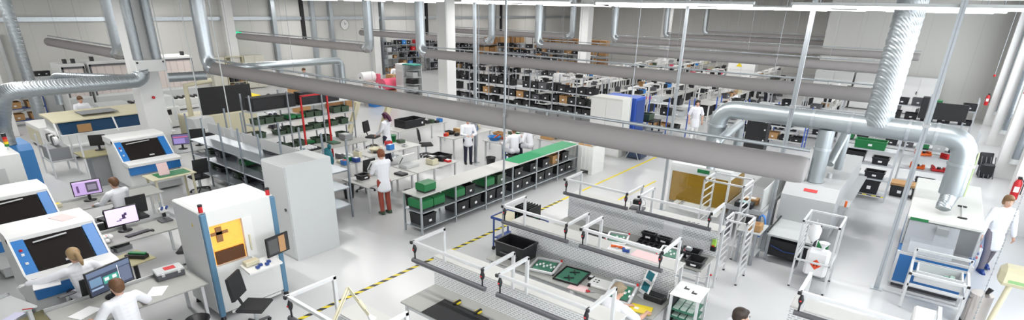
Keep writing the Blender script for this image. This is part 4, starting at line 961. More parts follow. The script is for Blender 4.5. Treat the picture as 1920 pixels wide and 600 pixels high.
LVL = ['bottom', 'second', 'third', 'fourth', 'top']
def fill(rk, where, x, y, L, D, levels, rz=0, seed=1, size=(.36, .5, .2), mats=((BLACK, 6), (DGREY, 1)), p=.85, step=.42, names=None, cname='black'):
    """bins along every level of a rack, each labelled by its place"""
    rnd = random.Random(seed); c, s = math.cos(rz), math.sin(rz); size = (size[0], min(size[1], D-.11), size[2])
    pool = [m for m, k in mats for _ in range(k)]
    for li, z in enumerate(levels):
        u = .22; k = 0
        while u < L-.2:
            if rnd.random() < p:
                m = rnd.choice(pool); w, d, h = size; h *= rnd.choice((.7, 1, 1, 1.15))
                cn = {'olive_green_plastic': 'olive green', 'green_plastic': 'green', 'cardboard': 'brown', 'dark_grey': 'dark grey', 'red_plastic': 'red', 'orange_plastic': 'orange', 'machine_blue': 'blue', 'light_grey_paint': 'light grey', 'pale_paper': 'white'}.get(m.name, cname)
                v = D/2+rnd.uniform(-.012, .012)
                bin_(f'{cn} bin, {ORD[k]} from the {where[0]}, {where[2][li]} shelf, {where[1]}', x+c*u-s*v, y+s*u+c*v, z+.001, w, d, round(h, 3), m, rz+rnd.uniform(-.03, .03), f'bins on the {where[1]}')
                k += 1
            u += step*rnd.choice((1, 1, 1.05, 1.25))

# low shelf with the white and green top
LX, LY = -9.62, 8.2
t = thing('low_shelf', 'long low steel shelf with white worktop and green mat beside the wide aisle', 'shelf unit', (LX, LY, 0))
n = 6; LL = 7.05
for i in range(n+1):
    for x in (.02, .62): B().m(GALV).box(x-.02, LL*i/n-.02, 0, x+.02, LL*i/n+.02, .97).obj('post', t)
B().m(TOPW).box(0, -.03, .965, .64, LL+.03, 1.0, .006).obj('worktop', t)
for z in (.18, .58): B().m(GALV).box(0, 0, z-.03, .64, LL, z).obj('shelf', t)
solo(B().m(mat('green_mat', (.02, .30, .12), .5, var=.06)).box(-.3, -1.6, 0, .3, 1.6, .006), 'bench_mat', 'bright green mat covering the far end of the low shelf worktop', 'mat', (LX+.32, LY+5.42, 1.001))
k = 0
bin_('upturned green bin standing alone on the white top of the low shelf', LX+.4, LY+.38, 1.001, .38, .32, .24, GREEN, PI/2, None, False)
for i, (yy, m, cn) in enumerate(((.26, GREEN, 'green bin in the corner'), (.66, GREEN, 'green bin second from the corner'), (1.4, GREEN, 'green bin third from the corner'), (1.8, BLACK, 'black bin after the three green ones'), (2.6, GREEN, 'lone green bin between black ones'), (3.1, OLIVE, 'dark green bin by the third post'), (3.9, BLACK, 'black bin past the third post'), (4.65, BLACK, 'black bin in the fourth bay'), (5.3, BLACK, 'black bin below the green mat'), (5.85, CARD, 'brown box below the green mat'), (6.4, BLACK, 'last black bin below the green mat'))):
    bin_(f'{cn} on the middle shelf of the low unit', LX+.32, LY+yy, .582, .37, .5, .26, m, PI/2, None, m is not GREEN)
for i, (yy, h) in enumerate(((.32, .28), (1.52, .28), (2.0, .3), (2.62, .3), (3.1, .28), (3.85, .3), (4.3, .28), (5.0, .28), (5.48, .3), (6.2, .26), (6.66, .26))):
    bin_(f'black crate, {ORD[i]} from the corner, bottom shelf of the low unit', LX+.32, LY+yy, .182, .42, .5, h, BLACK, PI/2, 'crates on the bottom shelf of the low unit')
t = thing('pallet_box', 'white slatted pallet box with brown packing paper beside the green-topped shelf end', 'crate', (-8.98, 15.75, 0))
WP = mat('white_plastic', (.78, .79, .77), .4, var=.02)
B().m(WP).tray(-.52, -.4, .14, .52, .4, .95, .03).obj('tub', t)
for x in (-.45, 0, .45): B().m(WP).box(x-.07, -.4, 0, x+.07, .4, .14).obj('skid', t)
b = B().m(WP)
for i in range(8): b.box(-.5+i*.14, -.415, .18, -.45+i*.14, -.4, .9)
b.obj('rib_pattern', t)
solo(B().m(CARD).box(-.3, -.2, 0, .25, .2, .1, .05).ball((.1, 0, .1), .18, 8, 5, (1, .7, .5)).ball((-.2, .05, .1), .14, 8, 5, (1, .8, .6)), 'packing_paper', 'crumpled brown packing paper on the white pallet box', 'packing paper', (-9.0, 15.75, .72))

# grey steel flow rack with empty steel shelves
rack('empty grey steel rack with light divider panels behind the tall cabinet', -17.5, 6.75, 6.2, 1.15, (.35, .82, 1.28), 2.05, 6, m=mat('blue_grey_steel', (.30, .34, .38), .38, .6, var=.08), sm=mat('shelf_steel', (.46, .50, .54), .28, .75, var=.06), back=True)
fill(None, ('printer end', 'empty grey steel rack', ['bottom', 'middle', 'top']), -17.4, 6.85, 6.0, .9, (.35, .82), 0, 4, (.34, .5, .18), ((OLIVE, 2), (BLACK, 2), (GREEN, 1)), .45, .5)
gadget('black angled document tray on the top of the grey steel rack', -14.2, 7.5, 1.283, .4, .3, .25, BLACK, BLACKM)
gadget('blue folder on the top of the grey steel rack', -13.3, 7.9, 1.283, .45, .2, .04, DBLUE, BLUE) if False else None
# olive bin rack with red frame
rack('tall rack of olive green bins beside the red door frame', -17.2, 8.6, 3.9, .55, (.45, .98, 1.42, 1.86), 2.4, 3, PI/2, m=STEELG, sm=LGREY)
fill(None, ('tall cabinet side', 'olive bin rack', ['bottom', 'second', 'third']), -17.2, 8.65, 3.8, .5, (.45, .98, 1.42), PI/2, 11, (.3, .44, .18), ((OLIVE, 7), (GREEN, 1)), .95, .35)
for o in [o for o in COL.objects if o.name.startswith('storage_bin') and 'olive bin rack' in (o.get('label') or '')]: o.rotation_euler.z += PI
for i in range(2):
    t = thing('board_stack', f'long black board block on top of the olive bin rack, {("by the folding screen", "by the red frame")[i]}', 'board', (-17.5, 9.5+i*1.75, 1.862))
    B().m(BLACKM).box(-.2, -.8, 0, .2, .75, .42, .01).obj('board', t); B().m(BLACK).box(.2, -.75, .05, .21, .7, .36).obj('panel', t)
t = thing('door_frame', 'red steel door frame standing at the work table', 'frame', (-16.32, 9.85, 0))
B().m(RED).bar((0, 0, 0), (0, 0, 2.36), .05).bar((0, .98, 0), (0, .98, 2.36), .05).bar((0, -.02, 2.34), (0, 1.0, 2.34), .05).obj('frame', t)
for y in (0, .98): B().m(STEELG).box(-.08, y-.08, 0, .08, y+.08, .02).obj('foot_plate', t)
# work tables of the middle
WT = dict(m=TOPW, lip=False)
desk('white table where the standing woman assembles a board', -11.6, 9.1, 1.7, 1.05, PI/2, .76, **WT)
desk('white table with soldering fixtures beyond the standing woman', -11.6, 10.85, 1.7, 1.05, PI/2, .76, **WT)
desk('white table with the teal cloth bag and blue boxes', -13.75, 9.1, 1.9, 1.0, PI/2, .76, **WT)
desk('white table in front of the dark-haired woman in a white coat', -13.9, 11.3, 2.2, .9, PI/2, .76, **WT)
desk('grey table below the red door frame', -15.72, 10.4, 2.4, .8, PI/2, .74, m=TOP, lip=False)
desk('white table with the long black tote in the middle hall', -15.9, 14.4, 2.6, .9, PI/2, .78, **WT)
desk('table loaded with orange and blue coils left of the standing man', -13.6, 14.8, 2.2, .8, PI/2, .76, **WT)
desk('table with the blue basin and red packages right of the standing man', -11.9, 15.3, 2.0, .9, PI/2, .76, **WT)
desk('table stacked with cardboard boxes behind the seated worker', -10.6, 16.6, 1.6, .9, PI/2, .76, **WT)
# things on them
ZT2 = .762
tote('small black tote before the standing woman', -11.75, 8.65, ZT2, .3, .26, .14, PI/2)
for i, (x, y) in enumerate(((-11.9, 9.3), (-11.75, 10.3))):
    t = thing('test_fixture', f'grey folding test fixture, {"nearer" if not i else "farther"} one on the standing woman table row', 'fixture', (x, y, ZT2), PI/2)
    B().m(LGREY).box(-.25, -.18, 0, .25, .18, .09, .01).obj('base', t); B().m(WHITE).xf((0, .18, .09), rx=-.95).box(-.24, -.34, 0, .24, 0, .03, .006).obj('lid', t); B().m(BLACK).bar((-.2, .18, .09), (-.2, .02, .3), .02).obj('strut', t)
gadget('yellow-beige winding device on the white table', -11.45, 10.95, ZT2, .3, .24, .16, BEIGE, BLACK)
gadget('black spool holder beside the winding device', -11.5, 11.4, ZT2, .26, .2, .14, BLACK, DGREY)
gadget('flat black tray at the edge of the standing woman table', -11.3, 9.6, ZT2, .34, .24, .05, BLACK, DGREY)
t = thing('long_tote', 'long black tote lying on the floor beside the man in the aisle', 'tote', (-13.2, 12.9, 0), PI/2+.1)
B().m(BLACK).tray(-.4, -.3, 0, .4, .3, .34, .02).obj('body', t); B().m(BLACK).box(-.42, -.32, .30, .42, -.3, .34).obj('rim', t); B().m(PAPER).box(-.06, -.325, .1, .06, -.32, .2).obj('label_card', t); B().m(MGREY).box(-.3, -.2, .02, .3, .2, .2).obj('contents', t)
t = thing('long_tote', 'long black tote on the white table left of the coils', 'tote', (-15.9, 14.1, .782), PI/2)
B().m(BLACK).tray(-.5, -.32, 0, .5, .32, .3, .02).obj('body', t); B().m(BLACK).box(-.52, -.34, .26, .52, -.32, .3).obj('rim', t); B().m(PAPER).box(.3, -.345, .1, .38, -.34, .18).obj('label_card', t)
def pile(label, x, y, z, cols, name='coil', cat='coil', r=.09, seed=0):
    t = thing(name, label, cat, (x, y, z)); rnd = random.Random(seed+int(x*10))
    for i, m in enumerate(cols):
        a = i*2.4; B().m(m).tube([(.07*i**.5*math.cos(a), .07*i**.5*math.sin(a), .0), (.07*i**.5*math.cos(a), .07*i**.5*math.sin(a), r*1.1)], r*.75, 10).obj('winding', t)
    return t
gadget('cardboard lined box beside the blue coils', -13.7, 14.5, ZT2, .3, .25, .2, CARD, BEIGE)
pile('orange cable coil on the loaded table', -13.75, 13.95, ZT2, [ORANGE, ORANGE, RED]); pile('black cable coil between the orange and blue coils', -13.5, 14.25, ZT2, [BLACK, BEIGE, BLACK]); pile('blue cable coil with red plugs on the loaded table', -13.5, 15.0, ZT2, [BLUE, BLUE, DBLUE, RED])
tote('black tote behind the orange coil', -13.85, 14.2, ZT2, .3, .2, .12)
gadget('dark jacket folded on the loaded table', -13.75, 15.35, ZT2, .4, .35, .22, DGREY, DGREY, c=.08)
t = thing('basin', 'round blue basin on the table beside the standing man', 'basin', (-12.05, 14.6, ZT2))
B().m(BLUE).lathe([(.16, 0), (.24, .13), (.25, .13), (.225, .12), (.15, .01), (.0005, .01)], 18).obj('bowl', t); B().m(ORANGE).tube([(-.05, 0, .03), (.15, .05, .2)], .03, 8).obj('handle', t)
tote('cardboard tray beside the blue basin', -12.15, 15.0, ZT2, .35, .3, .2, m=CARD)
for i, (x, y, m, lab) in enumerate(((-11.8, 14.95, RED, 'red package nearest the blue basin'), (-11.65, 15.3, ORANGE, 'orange-red package behind the first red one'), (-11.95, 15.5, PAPER, 'white papers in the middle of the red packages table'), (-11.7, 15.75, PAPERP, 'pale pink folder on the red packages table'), (-12.0, 15.95, GREEN, 'green folder at the far end of the red packages table'))):
    gadget(lab, x, y, ZT2, .26, .2, .06, m, PAPER)
for i, (x, y, w, h, m) in enumerate(((-10.75, 16.1, .45, .34, CARD), (-10.45, 16.55, .5, .4, CARD), (-10.7, 17.05, .42, .3, CARDD))):
    t = thing('cardboard_box', f'brown cardboard box, {ORD[i]} from the seated worker on the far table', 'box', (x, y, ZT2), .1*i)
    B().m(m).box(-w/2, -.2, 0, w/2, .2, h, .004).obj('carton', t); B().m(BEIGE).box(-w/2, -.03, h, w/2, .03, h+.002).obj('tape_strip', t)
tote('black tote next to the cardboard boxes by the pallet box', -10.15, 17.2, ZT2, .6, .3, .25, PI/2)
t = thing('cloth_bag', 'dark teal cloth bag hanging at the corner of the white table', 'bag', (-13.45, 8.75, .762))
B().m(TEAL).lathe([(.12, 0), (.17, .15), (.15, .35), (.09, .52), (.03, .56)], 10).obj('sack', t); B().m(TEAL).ball((.05, .05, .6), .07, 8, 5, (1, .7, 1.2)).obj('knot', t)
for i, (x, y, m, lab) in enumerate(((-13.3, 9.2, BLUE, 'blue parts box with red lid beside the teal bag'), (-13.55, 9.5, GREEN, 'small green parts box near the teal bag'), (-13.3, 9.6, DBLUE, 'dark blue parts box at the table edge'))):
    gadget(lab, x, y, ZT2, .2, .18, .13, m, RED if i == 0 else PAPER)
t = thing('basket', 'pale yellow basket on the table of the dark-haired woman', 'basket', (-13.8, 10.75, ZT2))
B().m(BEIGE).lathe([(.16, 0), (.22, .12), (.23, .12), (.2, .11), (.15, .01), (.0005, .01)], 14).obj('bowl', t); B().m(BEIGE).tube([(.2*math.cos(a*PI/8), .2*math.sin(a*PI/8)*.1, .12+.14*math.sin(a*PI/8)) for a in range(9)], .008, 5).obj('handle', t)
b_k = 0
t = thing('connector_tray', 'black tray with white connectors below the red door frame', 'tray', (-15.75, 9.45, .742), PI/2)
B().m(BLACK).tray(-.4, -.3, 0, .4, .3, .06, .015).obj('tray', t)
b = B().m(PAPER)
for i in range(24): b.box(-.34+(i % 6)*.115, -.22+(i//6)*.12, .015, -.27+(i % 6)*.115, -.15+(i//6)*.12, .09)
b.obj('connector_pattern', t)
gadget('green board on the grey table by the red frame', -15.85, 10.6, .742, .4, .3, .04, OLIVE, PCB)
gadget('dark laptop shaped box on the grey table by the red frame', -16.0, 11.2, .742, .4, .3, .2, MGREY, LGREY)
waste_bin('black waste bin beside the standing woman', -11.45, 9.95 if False else 10.0, BLACK, .16, .42).location = (-10.85, 9.5, 0)
waste_bin('black waste bin under the standing woman table', -12.6, 8.75, BLACK, .16, .4)
waste_bin('dark waste bin under the red packages table', -11.5, 13.75, BLACK, .16, .4)
mid_chair = office_chair('dark office chair with tall backrest by the beige tilted panels', -16.7, 15.6 if False else 12.9, -PI/2+.4)
copy_chair(mid_chair, 'dark office chair at the blue boxes table', -12.75, 9.45, PI/2)
copy_chair(mid_chair, 'low dark office chair under the loaded coil table', -14.3, 13.4, -.6)
t = thing('stool', 'green padded work stool beside the dark-haired woman', 'stool', (-15.2, 12.6, 0))
B().m(GREEN).lathe([(.2, .5), (.21, .55), (.18, .58)], 14).obj('seat', t); B().m(GALV).tube([(0, 0, .03), (0, 0, .5)], .03, 8).obj('column', t); B().m(GALV).lathe([(.22, 0), (.2, .03)], 14).obj('foot', t)
t = thing('parts_tub', 'green round tub on the stool beside the dark-haired woman', 'tub', (-15.2, 12.6, .582))
B().m(GREEN).lathe([(.12, 0), (.16, .2), (.17, .2), (.15, .19), (.0005, .02)], 12).obj('body', t); B().m(PAPER).box(-.06, -.165, .06, .06, -.15, .14).obj('label_card', t)
for i in range(2):
    t = thing('tilted_panel', f'large beige panel leaning on its stand, {"closer to" if i else "farther from"} the dark-haired woman', 'panel', (-18.6+i*.9, 13.2+i*.9, 0), -.5)
    B().m(BEIGE).xf((0, 0, .3), rx=-.35).box(-.5, 0, 0, .5, .05, 1.35, .01).obj('panel', t); B().m(KHAKI).xf((0, 0, .3), rx=-.35).box(-.42, -.01, .1, -.1, 0, 1.2).obj('inset', t); B().m(STEELG).bar((-.45, 0, 0), (-.45, .1, .4), .05).obj('leg', t); B().m(STEELG).bar((.45, 0, 0), (.45, .1, .4), .05).obj('leg', t)
rp = random.Random(9)
for tn, (tx, ty, tw, td, n) in {'the standing woman table row': (-11.6, 11.2, .7, .8, 3), 'the dark-haired woman table': (-13.9, 11.4, 1.7, .7, 6), 'the long black tote table': (-15.9, 15.2, .8, .7, 4), 'the coil table': (-13.6, 15.5, .5, .6, 3), 'the red packages table': (-11.9, 15.7, 1.0, .7, 5), 'the teal bag table': (-13.75, 9.5, 1.2, .8, 5), 'the cardboard boxes table': (-10.6, 16.4, .5, .5, 2)}.items():
    for i in range(n):
        m, cn = rp.choice(((BLACK, 'black'), (BLACK, 'black'), (DGREY, 'dark grey'), (LGREY, 'light grey'), (BEIGE, 'beige'), (BLUE, 'blue'), (PAPER, 'white'), (RED, 'red'), (OLIVE, 'olive')))
        gadget(f'small {cn} work item, {ORD[i]} of the loose ones on {tn}', tx+rp.uniform(-td/2, td/2)*.9, ty-tw/2+tw*(i+.5)/n, (.782 if 'tote' in tn else ZT2)+.001, rp.uniform(.14, .3), min(tw/n*.8, rp.uniform(.12, .24)), rp.uniform(.05, .18), m, rp.choice((PAPER, DGREY, BLACK)), rp.uniform(-.2, .2), name='work_item')
# white cabinet and blue cabinet by the aisle
t = thing('tool_cabinet', 'white two-door cabinet standing alone at the end of the long bin rack', 'cabinet', (-10.15, 17.95, 0))
B().m(mat('cream_white', (.68, .68, .64), .45, var=.02)).box(0, 0, 0, 1.3, .75, 2.15, .01).obj('body', t)
for x in (.03, .66): B().m(WHITE).box(x, -.015, .06, x+.61, 0, 2.08, .004).obj('door', t)
B().m(BLACK).box(.60, -.03, 1.0, .62, -.015, 1.12).obj('handle', t)
t = thing('tool_cabinet', 'bright blue cabinet directly behind the white two-door cabinet', 'cabinet', (-10.1, 18.85, 0))
B().m(mat('cabinet_blue', (.03, .10, .50), .4, var=.04)).box(0, 0, 0, 1.35, .8, 2.1, .01).obj('body', t); B().m(DBLUE).box(1.35, .05, .1, 1.362, .75, 2.0).obj('side_door', t)
t = thing('folded_trolley', 'dark blue folded crate trolley with crossed steel legs beside the blue cabinet', 'trolley', (-8.35, 18.4, 0))
B().m(mat('navy_panel', (.03, .05, .10), .5)).box(-.3, -.2, .05, .3, .35, .75, .02).obj('crate', t)
B().m(ALU).bar((-.3, -.22, 0), (.1, -.22, .85), .03).obj('leg', t); B().m(ALU).bar((.25, -.24, 0), (-.12, -.24, .85), .03).obj('leg', t)
t = thing('wire_basket', 'grey wire basket cart next to the blue cabinet', 'basket', (-8.3, 19.6, 0), .2)
B().m(STEELG).tray(-.4, -.3, .5, .4, .3, .8, .02).obj('basket', t)
for x in (-.36, .36):
    for y in (-.26, .26): B().m(STEELG).box(x-.015, y-.015, 0, x+.015, y+.015, .5).obj('leg', t)
tape('floor_tape', 'short dotted yellow tape end across the aisle before the workstations', -8.9, 19.62, -7.85, 19.6, .06, stripes('tape_dots', (.75, .6, .02), (.6, .605, .61), 6, diag=(1, 0, 0)))
for i, (px, py, zb) in enumerate(((320, 150, 2.06), (360, 100, 2.06), (422, 150, 2.06))):
    p = atY(px, py, 6.74 if i < 2 else 6.75)
    t = thing('hanging_cable', f'grey supply cable hanging to the empty grey rack, {("beside the column", "second from the column", "closest to the tall cabinet")[i]}', 'cable', (p.x, p.y-.06, zb))
    B().m(LGREY).tube([(0, 0, 0), (0, 0, CEIL-zb)], .016, 6).obj('cable', t); B().m(LGREY).box(-.03, -.03, -.25, .03, .03, .0).obj('socket', t)
# long bin racks facing the low shelf
LR = (.29, .80, 1.33)
rack('long grey rack full of black bins behind the middle tables', -21.9, 22.7, 9.6, .6, LR, 2.1, 7, sm=mat('shelf_pale', (.50, .52, .55), .4, .3, var=.05))
fill(None, ('column end', 'long black-bin rack', ['bottom', 'middle', 'top']), -21.9, 22.72, 9.6, .55, LR, 0, 21, (.46, .5, .31), ((BLACK, 16), (DGREY, 1), (CARD, 1)), .95, .5)
# racks behind the machines on the window side
RS = mat('rack_pale_grey', (.55, .57, .60), .4, .3, var=.05)
rack('pale grey rack with black cases and hazard-striped bottom edge behind the grey oven', -2.05, 18.7, 1.55, .5, (.18, .65, 1.08, 1.5), 1.9, 1, m=RS)
solo(B().m(STRIP).box(0, -.004, 0, 1.5, 0, .03), 'edge_tape', 'yellow and black tape along the bottom edge of the pale grey rack', 'floor tape', (-2.02, 18.685, .146))
for i, (x, z, w, h, lab) in enumerate(((-.95, .182, .5, .4, 'black hard case standing on the bottom shelf behind the oven'), (-1.6, .182, .4, .12, 'flat black case on the bottom shelf behind the oven'), (-1.55, .652, .5, .16, 'black ribbed tray on the second shelf behind the oven'), (-.9, .652, .5, .2, 'black tray on the second shelf next to the ribbed one'), (-1.5, 1.082, .5, .3, 'black box on the third shelf behind the oven'), (-.85, 1.082, .42, .2, 'small black box on the third shelf behind the oven'), (-1.2, 1.502, .8, .24, 'dark green folding crate on top of the pale rack behind the oven'))):
    tote(lab, x, 18.96, z, w, .4, h, m=GREEN if 'green' in lab else BLACK)
rack('pale grey rack with orange and red parts beside the big drop pipe', -.42, 20.9, 1.7, .5, (.18, .65, 1.08, 1.5), 2.0, 1, m=RS)
for i, (x, z, m, lab) in enumerate(((.05, .652, ORANGE, 'orange casting on the second shelf by the drop pipe'), (.6, .652, RED, 'red casting on the second shelf by the drop pipe'), (1.0, .652, RED, 'red bracket at the end of the second shelf by the drop pipe'), (.1, 1.082, ORANGE, 'orange bracket on the third shelf by the drop pipe'), (.75, 1.082, RED, 'long red frame on the third shelf by the drop pipe'))):
    t = thing('casting', lab, 'machine part', (x, 21.15, z), .2*i)
    B().m(m).box(-.2, -.14, 0, .2, .14, .07, .02).box(-.2, -.14, .07, -.12, .14, .16, .02).box(.1, -.1, .07, .2, .1, .12, .02).obj('body', t); B().m(BLACK).tube([(0, 0, .07), (0, 0, .12)], .05, 10).obj('bore', t)
for i, (x, z, lab) in enumerate(((.1, 1.502, 'black tray of green boards on the top shelf by the drop pipe'), (.75, 1.502, 'second black tray on the top shelf by the drop pipe'), (.35, .182, 'black case on the bottom shelf by the drop pipe'))):
    tote(lab, x, 21.15, z, .5, .4, .16)
for i in range(2):
    tt = tote(f'black tub with cardboard lid on the floor, {"nearer the pipe" if i else "nearer the oven"}', -.2+i*.55, 19.9, .001, .5, .5, .34)
    B().m(CARD).box(-.27, -.27, .345, .27, .27, .42, .006).obj('cardboard_lid', tt)
RCL = (.2, .75, 1.3, 1.85)
rack('long pale rack under the white back wall with black boards on top', -6.0, 26.7, 7.3, .6, RCL, 2.3, 5, m=RS)
fill(None, ('window wall end', 'pale back-wall rack', ['bottom', 'second', 'third', 'top']), 1.3, 27.3, 7.2, .55, RCL, PI, 31, (.42, .46, .24), ((BLACK, 6), (DGREY, 2), (GREEN, 1), (LGREY, 3)), .82, .52)
for o in [o for o in COL.objects if 'pale back-wall rack' in (o.get('label') or '') and o.name.startswith('storage_bin')]: o.rotation_euler.z += PI
t = thing('board_stand', 'row of large black boards standing at the end of the pale back-wall rack', 'board', (.55, 26.2, 0))
B().m(BLACK).box(-.6, -.06, 1.5, .5, .06, 2.12, .01).obj('board', t); B().m(STEELG).bar((-.55, 0, 0), (-.55, 0, 1.5), .05).obj('leg', t); B().m(STEELG).bar((.45, 0, 0), (.45, 0, 1.5), .05).obj('leg', t)
B().m(BLACK).box(-.95, -.2, 1.5, -.72, .2, 2.3, .02).obj('side_board', t)
# wall things on the window side
def extinguisher(label, x, y, z, rz=0):
    t = thing('fire_extinguisher', label, 'fire extinguisher', (x, y, z), rz)
    B().m(RED).lathe([(.08, 0), (.085, .02), (.085, .42), (.05, .5), (.03, .52)], 16).obj('cylinder', t); B().m(BLACK).box(-.04, -.05, .52, .04, .03, .58, .008).obj('valve', t); B().m(BLACK).tube([(.03, -.04, .55), (.1, -.06, .45), (.1, -.06, .15)], .012, 6).obj('hose', t); B().m(PAPER).box(-.05, -.088, .2, .05, -.075, .34).obj('label_card', t)
    return t
extinguisher('red fire extinguisher on the far pillar with a thin pipe above', 2.04, 36.5, 1.0)
extinguisher('red fire extinguisher on the pillar beside the walking person', 2.12, 17.85, .95)
struct(B().m(WHITE).box(2.05, 17.98, 0, XR+.05, 18.5, CEIL), 'column')
for i, (x, y, z) in enumerate(((2.0, 36.5, 2.45), (2.25, 24.4, 2.9))):
    t = thing('fire_alarm', f'red fire alarm knob on the {"far extinguisher pillar" if not i else "pillar nearest the walking person"}', 'alarm', (x, y, z))
    B().m(RED).ball((0, 0, 0), .06, 10, 6).obj('knob', t); B().m(GALV).tube([(0, .05, 0), (0, .05, CEIL-z-.02)], .012, 6).obj('conduit', t)
t = thing('coat_pile', 'black chairs folded together against the white wall pillar', 'chair', (1.95, 24.3, 0), .3)
B().m(BLACK).box(-.2, -.15, 0, .2, .15, .5, .06).obj('seat', t); B().m(BLACK).xf(rx=-.2).box(-.2, .1, .4, .2, .16, .85, .03).obj('backrest', t)
for i in range(4): B().m(DGREY).bar((-.2+i*.13, -.2, .0), (-.18+i*.13, .12, .7), .025).obj('leg', t)
# column details
t = thing('fire_alarm', 'red alarm button on the square white column by the spiral pipe', 'alarm', (COLX+.33, 6.6, 2.35))
B().m(WHITE).box(-.008, -.06, -.06, .01, .06, .06).obj('plate', t); B().m(RED).tube([(.01, 0, 0), (.05, 0, 0)], .045, 12).obj('button', t)
t = thing('duct_box', 'white air duct box wrapped round the first square column', 'duct box', (COLX, 6.6, 3.15))
B().m(SHELL).box(.33, -.42, 0, .75, .42, .34, .02).obj('box', t)
for y in (-.24, .26): ribbed(B().m(SPIRAL), [Vector((.54, y, .34)), Vector((.54, y, CEIL-3.17))], .13).obj('riser_pipe', t)
B().m(WHITE).box(.325, -.3, -.02, .36, .3, .36).obj('bracket', t)
for y in (-.36, .34): B().m(BLACK).tube([(.75, y, .28), (.77, y, .28)], .03, 8).obj('bolt', t)
pipe('spiral_duct', 'horizontal spiral pipe from the square column toward the blue-flanked machine', [(-18.9, 6.35, 3.14), (-18.9, 6.35, 2.92), (-18.9, 3.12, 2.92), (-19.75, 3.0, 1.95), (-19.75, 3.0, 1.41)], .21, .3, m=SPIRAL)
pipe('spiral_duct', 'slim spiral pipe hooked above the dark-glass machine', [(-19.3, 5.9, 3.0), (-20.6, 4.6, 3.05), (-20.6, 4.6, 2.2)], .09, .2, m=SPIRAL)
pipe('spiral_duct', 'short spiral pipe between the square column and the nearest long duct', [(-18.75, 6.98, 2.95), (-18.35, 7.95, 2.98)], .14, .1, m=SPIRAL)
pipe('spiral_duct', 'long pale round pipe ending in a drop above the packing tables', [(-18.55, 8.35, 3.12), (-18.55, 13.1, 3.12), (-18.55, 13.1, 2.2)], .13, .25)
pipe('spiral_duct', 'tall spiral pipe at the far corner beside the blue shelf', [(-27.5, 5.4, .02), (-27.5, 5.4, CEIL-.02)], .2, .3, m=SPIRAL)
# ------------------------------------------------------------------ people
def fuse(b, vox=.014, smooth=4):
    """one continuous skin over everything in the builder"""
    me = b.mesh('tmp'); o = bpy.data.objects.new('tmp', me); COL.objects.link(o)
    r = o.modifiers.new('r', 'REMESH'); r.mode = 'VOXEL'; r.voxel_size = vox; r.use_smooth_shade = True
    s = o.modifiers.new('s', 'SMOOTH'); s.factor = .5; s.iterations = smooth
    dg = bpy.context.evaluated_depsgraph_get(); ev = o.evaluated_get(dg)
    n = bpy.data.meshes.new_from_object(ev, depsgraph=dg)
    bpy.data.objects.remove(o); bpy.data.meshes.remove(me)
    n.materials.clear()
    for m_ in b.ms: n.materials.append(m_)
    n.polygons.foreach_set('material_index', [0]*len(n.polygons)); n.polygons.foreach_set('use_smooth', [True]*len(n.polygons))
    return n
def put(me, name, parent, label=None):
    me.name = name; o = bpy.data.objects.new(name, me); COL.objects.link(o); o.parent = parent
    if label: o['label'] = label
    return o
def ik(a, c, l1, l2, hint):
    a, c = Vector(a), Vector(c); d = c-a; L = min(d.length, (l1+l2)*.995); u = d.normalized()
    x = (l1*l1-l2*l2+L*L)/(2*L); h = math.sqrt(max(l1*l1-x*x, 0)); hint = Vector(hint); n = (hint-u*hint.dot(u))
    n = n.normalized() if n.length > 1e-4 else u.orthogonal().normalized()
    return a+u*x+n*h, a+u*L
def limb(b, pts, rr, n=10):
    b.tube(pts, rr, n)
    for p, r in zip(pts, rr): b.ball(p, r, 10, 6)
def hand(b, w, d, side, grip=.5):
    """palm, four bent fingers and a thumb on the side of the palm"""
    d = Vector(d).normalized(); s = d.cross(Vector((0, 0, 1)))
    s = s.normalized() if s.length > .1 else Vector((1, 0, 0)); up = s.cross(d).normalized(); w = Vector(w)
    for k in range(5): b.ball(w+d*(.02+.016*k), .022, 8, 5, (1.25, 1.25, .75))
    for k, L in enumerate((.066, .076, .072, .056)):
        o = w+d*.085+s*((k-1.5)*.019)*(-side)
        p1 = o+d*L*.5-up*L*.12*grip*2; p2 = p1+d*L*.4-up*L*.42*grip*2
        b.tube([o-d*.01, p1, p2], [.0095, .0088, .007], 6)
    o = w+d*.03+s*.024*side
    b.tube([o, o+s*.03*side+d*.025, o+s*.032*side+d*.056-up*.012], [.011, .01, .008], 6)
